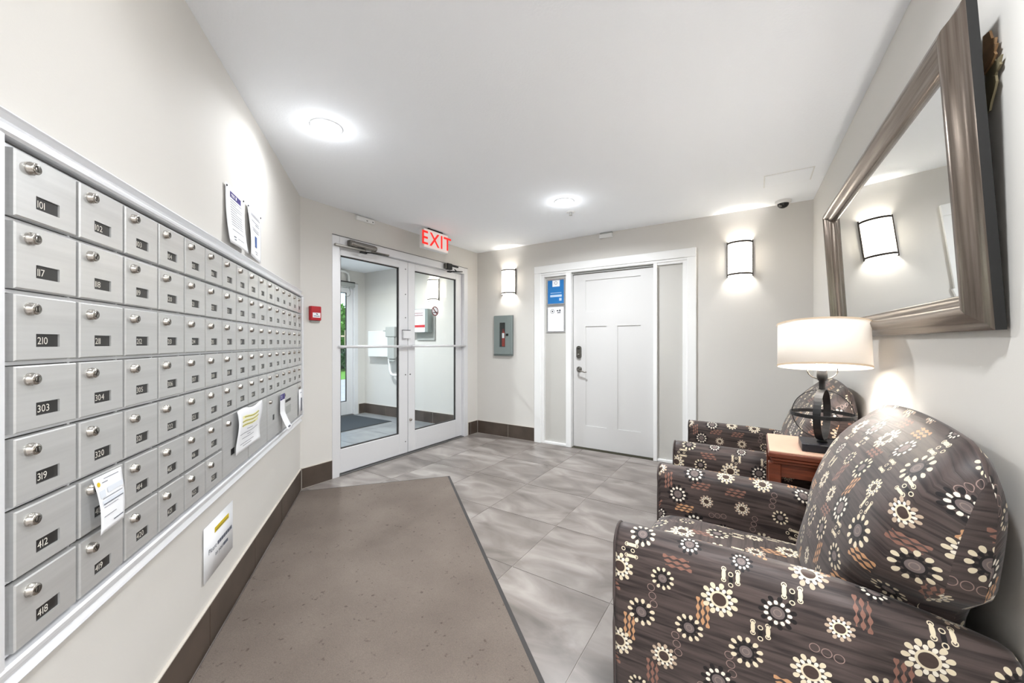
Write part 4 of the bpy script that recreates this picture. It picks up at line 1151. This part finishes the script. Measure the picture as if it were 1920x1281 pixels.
# ------------------------------------------------------------------ side table and lamp
tb = tag(empty('side_table', (3.495, -1.910, 0)), 'reddish cherry wood side table between the two armchairs', 'table')
MB().box(-0.205, 0.205, -0.203, 0.203, 0.727, 0.750, 0.004).build('table_top', 'cherry', tb)
MB().box(-0.196, 0.196, -0.198, 0.198, 0.712, 0.727, 0.004).build('top_moulding', 'cherry', tb)
MB().box(-0.188, 0.188, -0.190, 0.190, 0.700, 0.712, 0.002).build('top_moulding', 'cherry', tb)
for sx in (-1, 1):
    for sy in (-1, 1):
        MB().box(sx*0.180-0.024, sx*0.180+0.004 if sx > 0 else sx*0.180+0.024, sy*0.163-0.022, sy*0.163+0.022, 0, 0.700, 0.003).build('leg', 'cherry', tb)
for sy in (-1, 1): MB().box(-0.158, 0.158, sy*0.168-0.008, sy*0.168+0.008, 0.640, 0.700).build('apron', 'cherry', tb)
MB().box(-0.184, -0.168, -0.141, 0.141, 0.640, 0.700).build('apron', 'cherry', tb)
MB().box(-0.17, 0.17, -0.17, 0.17, 0.16, 0.18, 0.003).build('shelf', 'cherry', tb)
# pale thin piece with one rounded corner over the table top
cd = []
x0, x1, y0, y1, r = -0.200, 0.005, -0.190, 0.200, 0.03
for cx, cy, a in ((x0+0.002, y0+0.002, 180), (x1-0.002, y0+0.002, 270), (x1-r, y1-r, 0), (x0+0.002, y1-0.002, 90)):
    rr_ = r if a == 0 else 0.002
    for q in range(5): t = R(a+90*q/4); cd.append((cx+rr_*math.cos(t), cy+rr_*math.sin(t)))
m = MB(); m.quad(*[(x, y, 0.004) for x, y in cd])
for i in range(len(cd)): a, b = cd[i], cd[(i+1) % len(cd)]; m.quad((a[0], a[1], 0), (b[0], b[1], 0), (b[0], b[1], 0.004), (a[0], a[1], 0.004))
tag(m.build('table_pale_piece', 'pale_tan', None, (3.495, -1.910, 0.7502)), 'pale wood-coloured board with a rounded corner lying on the side table', 'piece')

lamp = tag(empty('table_lamp', (3.497, -1.955, 0.750)), 'table lamp with white drum shade and black ring sphere base', 'lamp')
MB().box(-0.080, 0.080, -0.080, 0.080, 0.0045, 0.040, 0.003).build('base', 'iron_blue', lamp)
SR, SZ = 0.118, 0.165
def ring3(nrm_rot, r, w, t, name='ring'):
    n = 40; P = []
    for i in range(n):
        a = 2*math.pi*i/n; c, s = math.cos(a), math.sin(a)
        P.append([Vector((r*c, r*s, -w/2)), Vector((r*c, r*s, w/2)), Vector(((r-t)*c, (r-t)*s, w/2)), Vector(((r-t)*c, (r-t)*s, -w/2)), Vector((r*c, r*s, -w/2))])
    e = Euler(nrm_rot).to_matrix()
    MB().grid([[e@p+Vector((0, 0, SZ)) for p in r_] for r_ in P], closed_u=True, smooth=False).build(name, 'iron', lamp)
ring3((0, 0, 0), SR, 0.016, 0.004)
ring3((R(90), 0, R(74)), SR-0.003, 0.028, 0.004)
ring3((R(90), 0, R(-14)), SR-0.005, 0.004, 0.003, 'wire_ring')
MB().lathe([(0, 0.04), (0.020, 0.04), (0.016, 0.052), (0.010, 0.055), (0, 0.055)], 16).build('foot', 'iron', lamp)
MB().lathe([(0.012, SZ+SR-0.004), (0.012, SZ+SR+0.034), (0.016, SZ+SR+0.036), (0.020, SZ+SR+0.050), (0.020, SZ+SR+0.080), (0, SZ+SR+0.082)], 16).build('socket', 'iron', lamp)
MB().tube([(0.0+0.055*math.sin(R(a)), 0, SZ+SR+0.085-0.045*math.cos(R(a))) for a in range(-100, 101, 20)], 0.003, 6).build('harp', 'nickel', lamp)
sh = empty('shade', (0, 0, 0.475)); sh.parent = lamp
shd = MB().lathe([(0.168, -0.100), (0.166, 0.100)], 48, (0, 0, 0)).build('drum_shade', 'lamp_fabric', lamp)
bpy.data.objects.remove(sh)
shd.location = (0, 0, 0.478); shd.rotation_euler = (R(-8), R(0), 0)
mo = shd.modifiers.new('thick', 'SOLIDIFY'); mo.thickness = 0.002
for z in (-0.100, 0.100):
    b = MB().lathe([(0.1695, z-0.006 if z > 0 else z), (0.1695, z if z > 0 else z+0.008)], 48).build('band', 'shade_band', shd)
m = MB()
for k in range(3): a = 2*math.pi*k/3; m.tube([(0, 0, -0.02), (0.166*math.cos(a), 0.166*math.sin(a), -0.03)], 0.0015, 5)
m.build('spider', 'nickel', shd)
MB().lathe([(0.012, SZ+SR+0.082), (0.024, SZ+SR+0.11), (0.030, SZ+SR+0.14), (0.022, SZ+SR+0.17), (0, SZ+SR+0.18)], 16).build('bulb', 'bulb', lamp)
ld = bpy.data.lights.new('lamp_light', 'POINT'); ld.energy = POWER_LAMP; ld.color = (1.0, 0.965, 0.92); ld.shadow_soft_size = 0.035
lo = bpy.data.objects.new('lamp_light', ld); COL.objects.link(lo); lo.parent = lamp; lo.location = (0, 0, SZ+SR+0.215)

# ------------------------------------------------------------------ leaning mirror
MW, MH, FW = 1.713, 0.79, 0.096
my = -1.128                                         # far end of the mirror along the wall
TILT = R(3.4)
mi = tag(empty('wall_mirror', (wall_x(my)-0.012, my, 1.270)), 'large mirror in a broad bronze-brown frame hung tilted on the wall', 'mirror')
mi.rotation_euler = Euler((TILT, 0, RZ_RIGHT), 'XYZ')
prof = [(0.91*p_, y_) for p_, y_ in [(0.0, 0.0), (0.0, -0.014), (0.006, -0.018), (0.016, -0.020), (0.024, -0.026), (0.045, -0.044), (0.060, -0.048), (0.072, -0.042), (0.080, -0.030), (0.090, -0.026), (0.100, -0.020), (0.105, -0.012), (0.105, -0.004)]]
arc = [0]
for i in range(1, len(prof)): arc.append(arc[-1]+math.hypot(prof[i][0]-prof[i-1][0], prof[i][1]-prof[i-1][1]))
corners = [(0, 0, 1, 1), (MW, 0, -1, 1), (MW, MH, -1, -1), (0, MH, 1, -1)]
for k in range(4):
    a, b = corners[k], corners[(k+1) % 4]
    Pa = [(a[0]+a[2]*p, y, a[1]+a[3]*p) for p, y in prof[1:]]; Pb = [(b[0]+b[2]*p, y, b[1]+b[3]*p) for p, y in prof[1:]]
    L = MW if k % 2 == 0 else MH; n = 6
    rows = [[tuple(Vector(p).lerp(Vector(q), i/n)) for p, q in zip(Pa, Pb)] for i in range(n+1)]
    m = MB(); m.grid(rows, uv=lambda i, j: (L*i/n+k*1.7, arc[j+1]), smooth=True)
    m.build('frame_rail', 'mirror_frame', mi)
m = MB(); m.box(0, MW, -0.014, 0.004, 0, 0.004).box(0, MW, -0.014, 0.004, MH-0.004, MH).box(0, 0.004, -0.014, 0.004, 0.004, MH-0.004).box(MW-0.004, MW, -0.014, 0.004, 0.004, MH-0.004)
m.box(0.004, MW-0.004, -0.001, 0.003, 0.004, MH-0.004); m.build('back_board', 'black', mi)
bv = 0.025; a, b = FW-0.002, MW-FW+0.002; c, d = FW-0.002, MH-FW+0.002
m = MB(); m.quad((a+bv, -0.008, c+bv), (b-bv, -0.008, c+bv), (b-bv, -0.008, d-bv), (a+bv, -0.008, d-bv))
O = [(a, c), (b, c), (b, d), (a, d)]; I = [(a+bv, c+bv), (b-bv, c+bv), (b-bv, d-bv), (a+bv, d-bv)]
for k in range(4): n = (k+1) % 4; m.quad((O[k][0], -0.0055, O[k][1]), (O[n][0], -0.0055, O[n][1]), (I[n][0], -0.008, I[n][1]), (I[k][0], -0.008, I[k][1]))
m.build('mirror_glass', 'mirror', mi)
# dried leaf tucked behind the mirror edge
lf = tag(empty('dried_leaf_spray', (wall_x(-2.77)-0.003, -2.772, 1.815), RZ_RIGHT), 'dry brown jagged leaves tucked behind the mirror edge', 'dried leaves'); lf.scale = (0.9, 0.7, 0.6)
def jag(nm, pts, yb, material):
    m = MB(); n = len(pts)
    m.prism(pts, yb, yb-0.006); m.build(nm, material, lf)
jag('leaf', [(-0.02, 0.30), (0.012, 0.29), (0.022, 0.25), (0.040, 0.235), (0.036, 0.215), (0.046, 0.205), (0.034, 0.185), (0.040, 0.170), (0.020, 0.150), (-0.02, 0.14)], -0.010, 'dry_leaf')
jag('leaf', [(-0.02, 0.17), (0.020, 0.165), (0.030, 0.150), (0.054, 0.152), (0.046, 0.130), (0.050, 0.118), (0.030, 0.105), (0.024, 0.090), (-0.02, 0.085)], -0.004, 'dry_leaf_green')
jag('leaf', [(-0.02, 0.10), (0.026, 0.098), (0.040, 0.085), (0.044, 0.06), (0.036, 0.035), (0.020, 0.0), (0.012, -0.03), (-0.02, -0.03)], -0.010, 'dry_leaf_green')
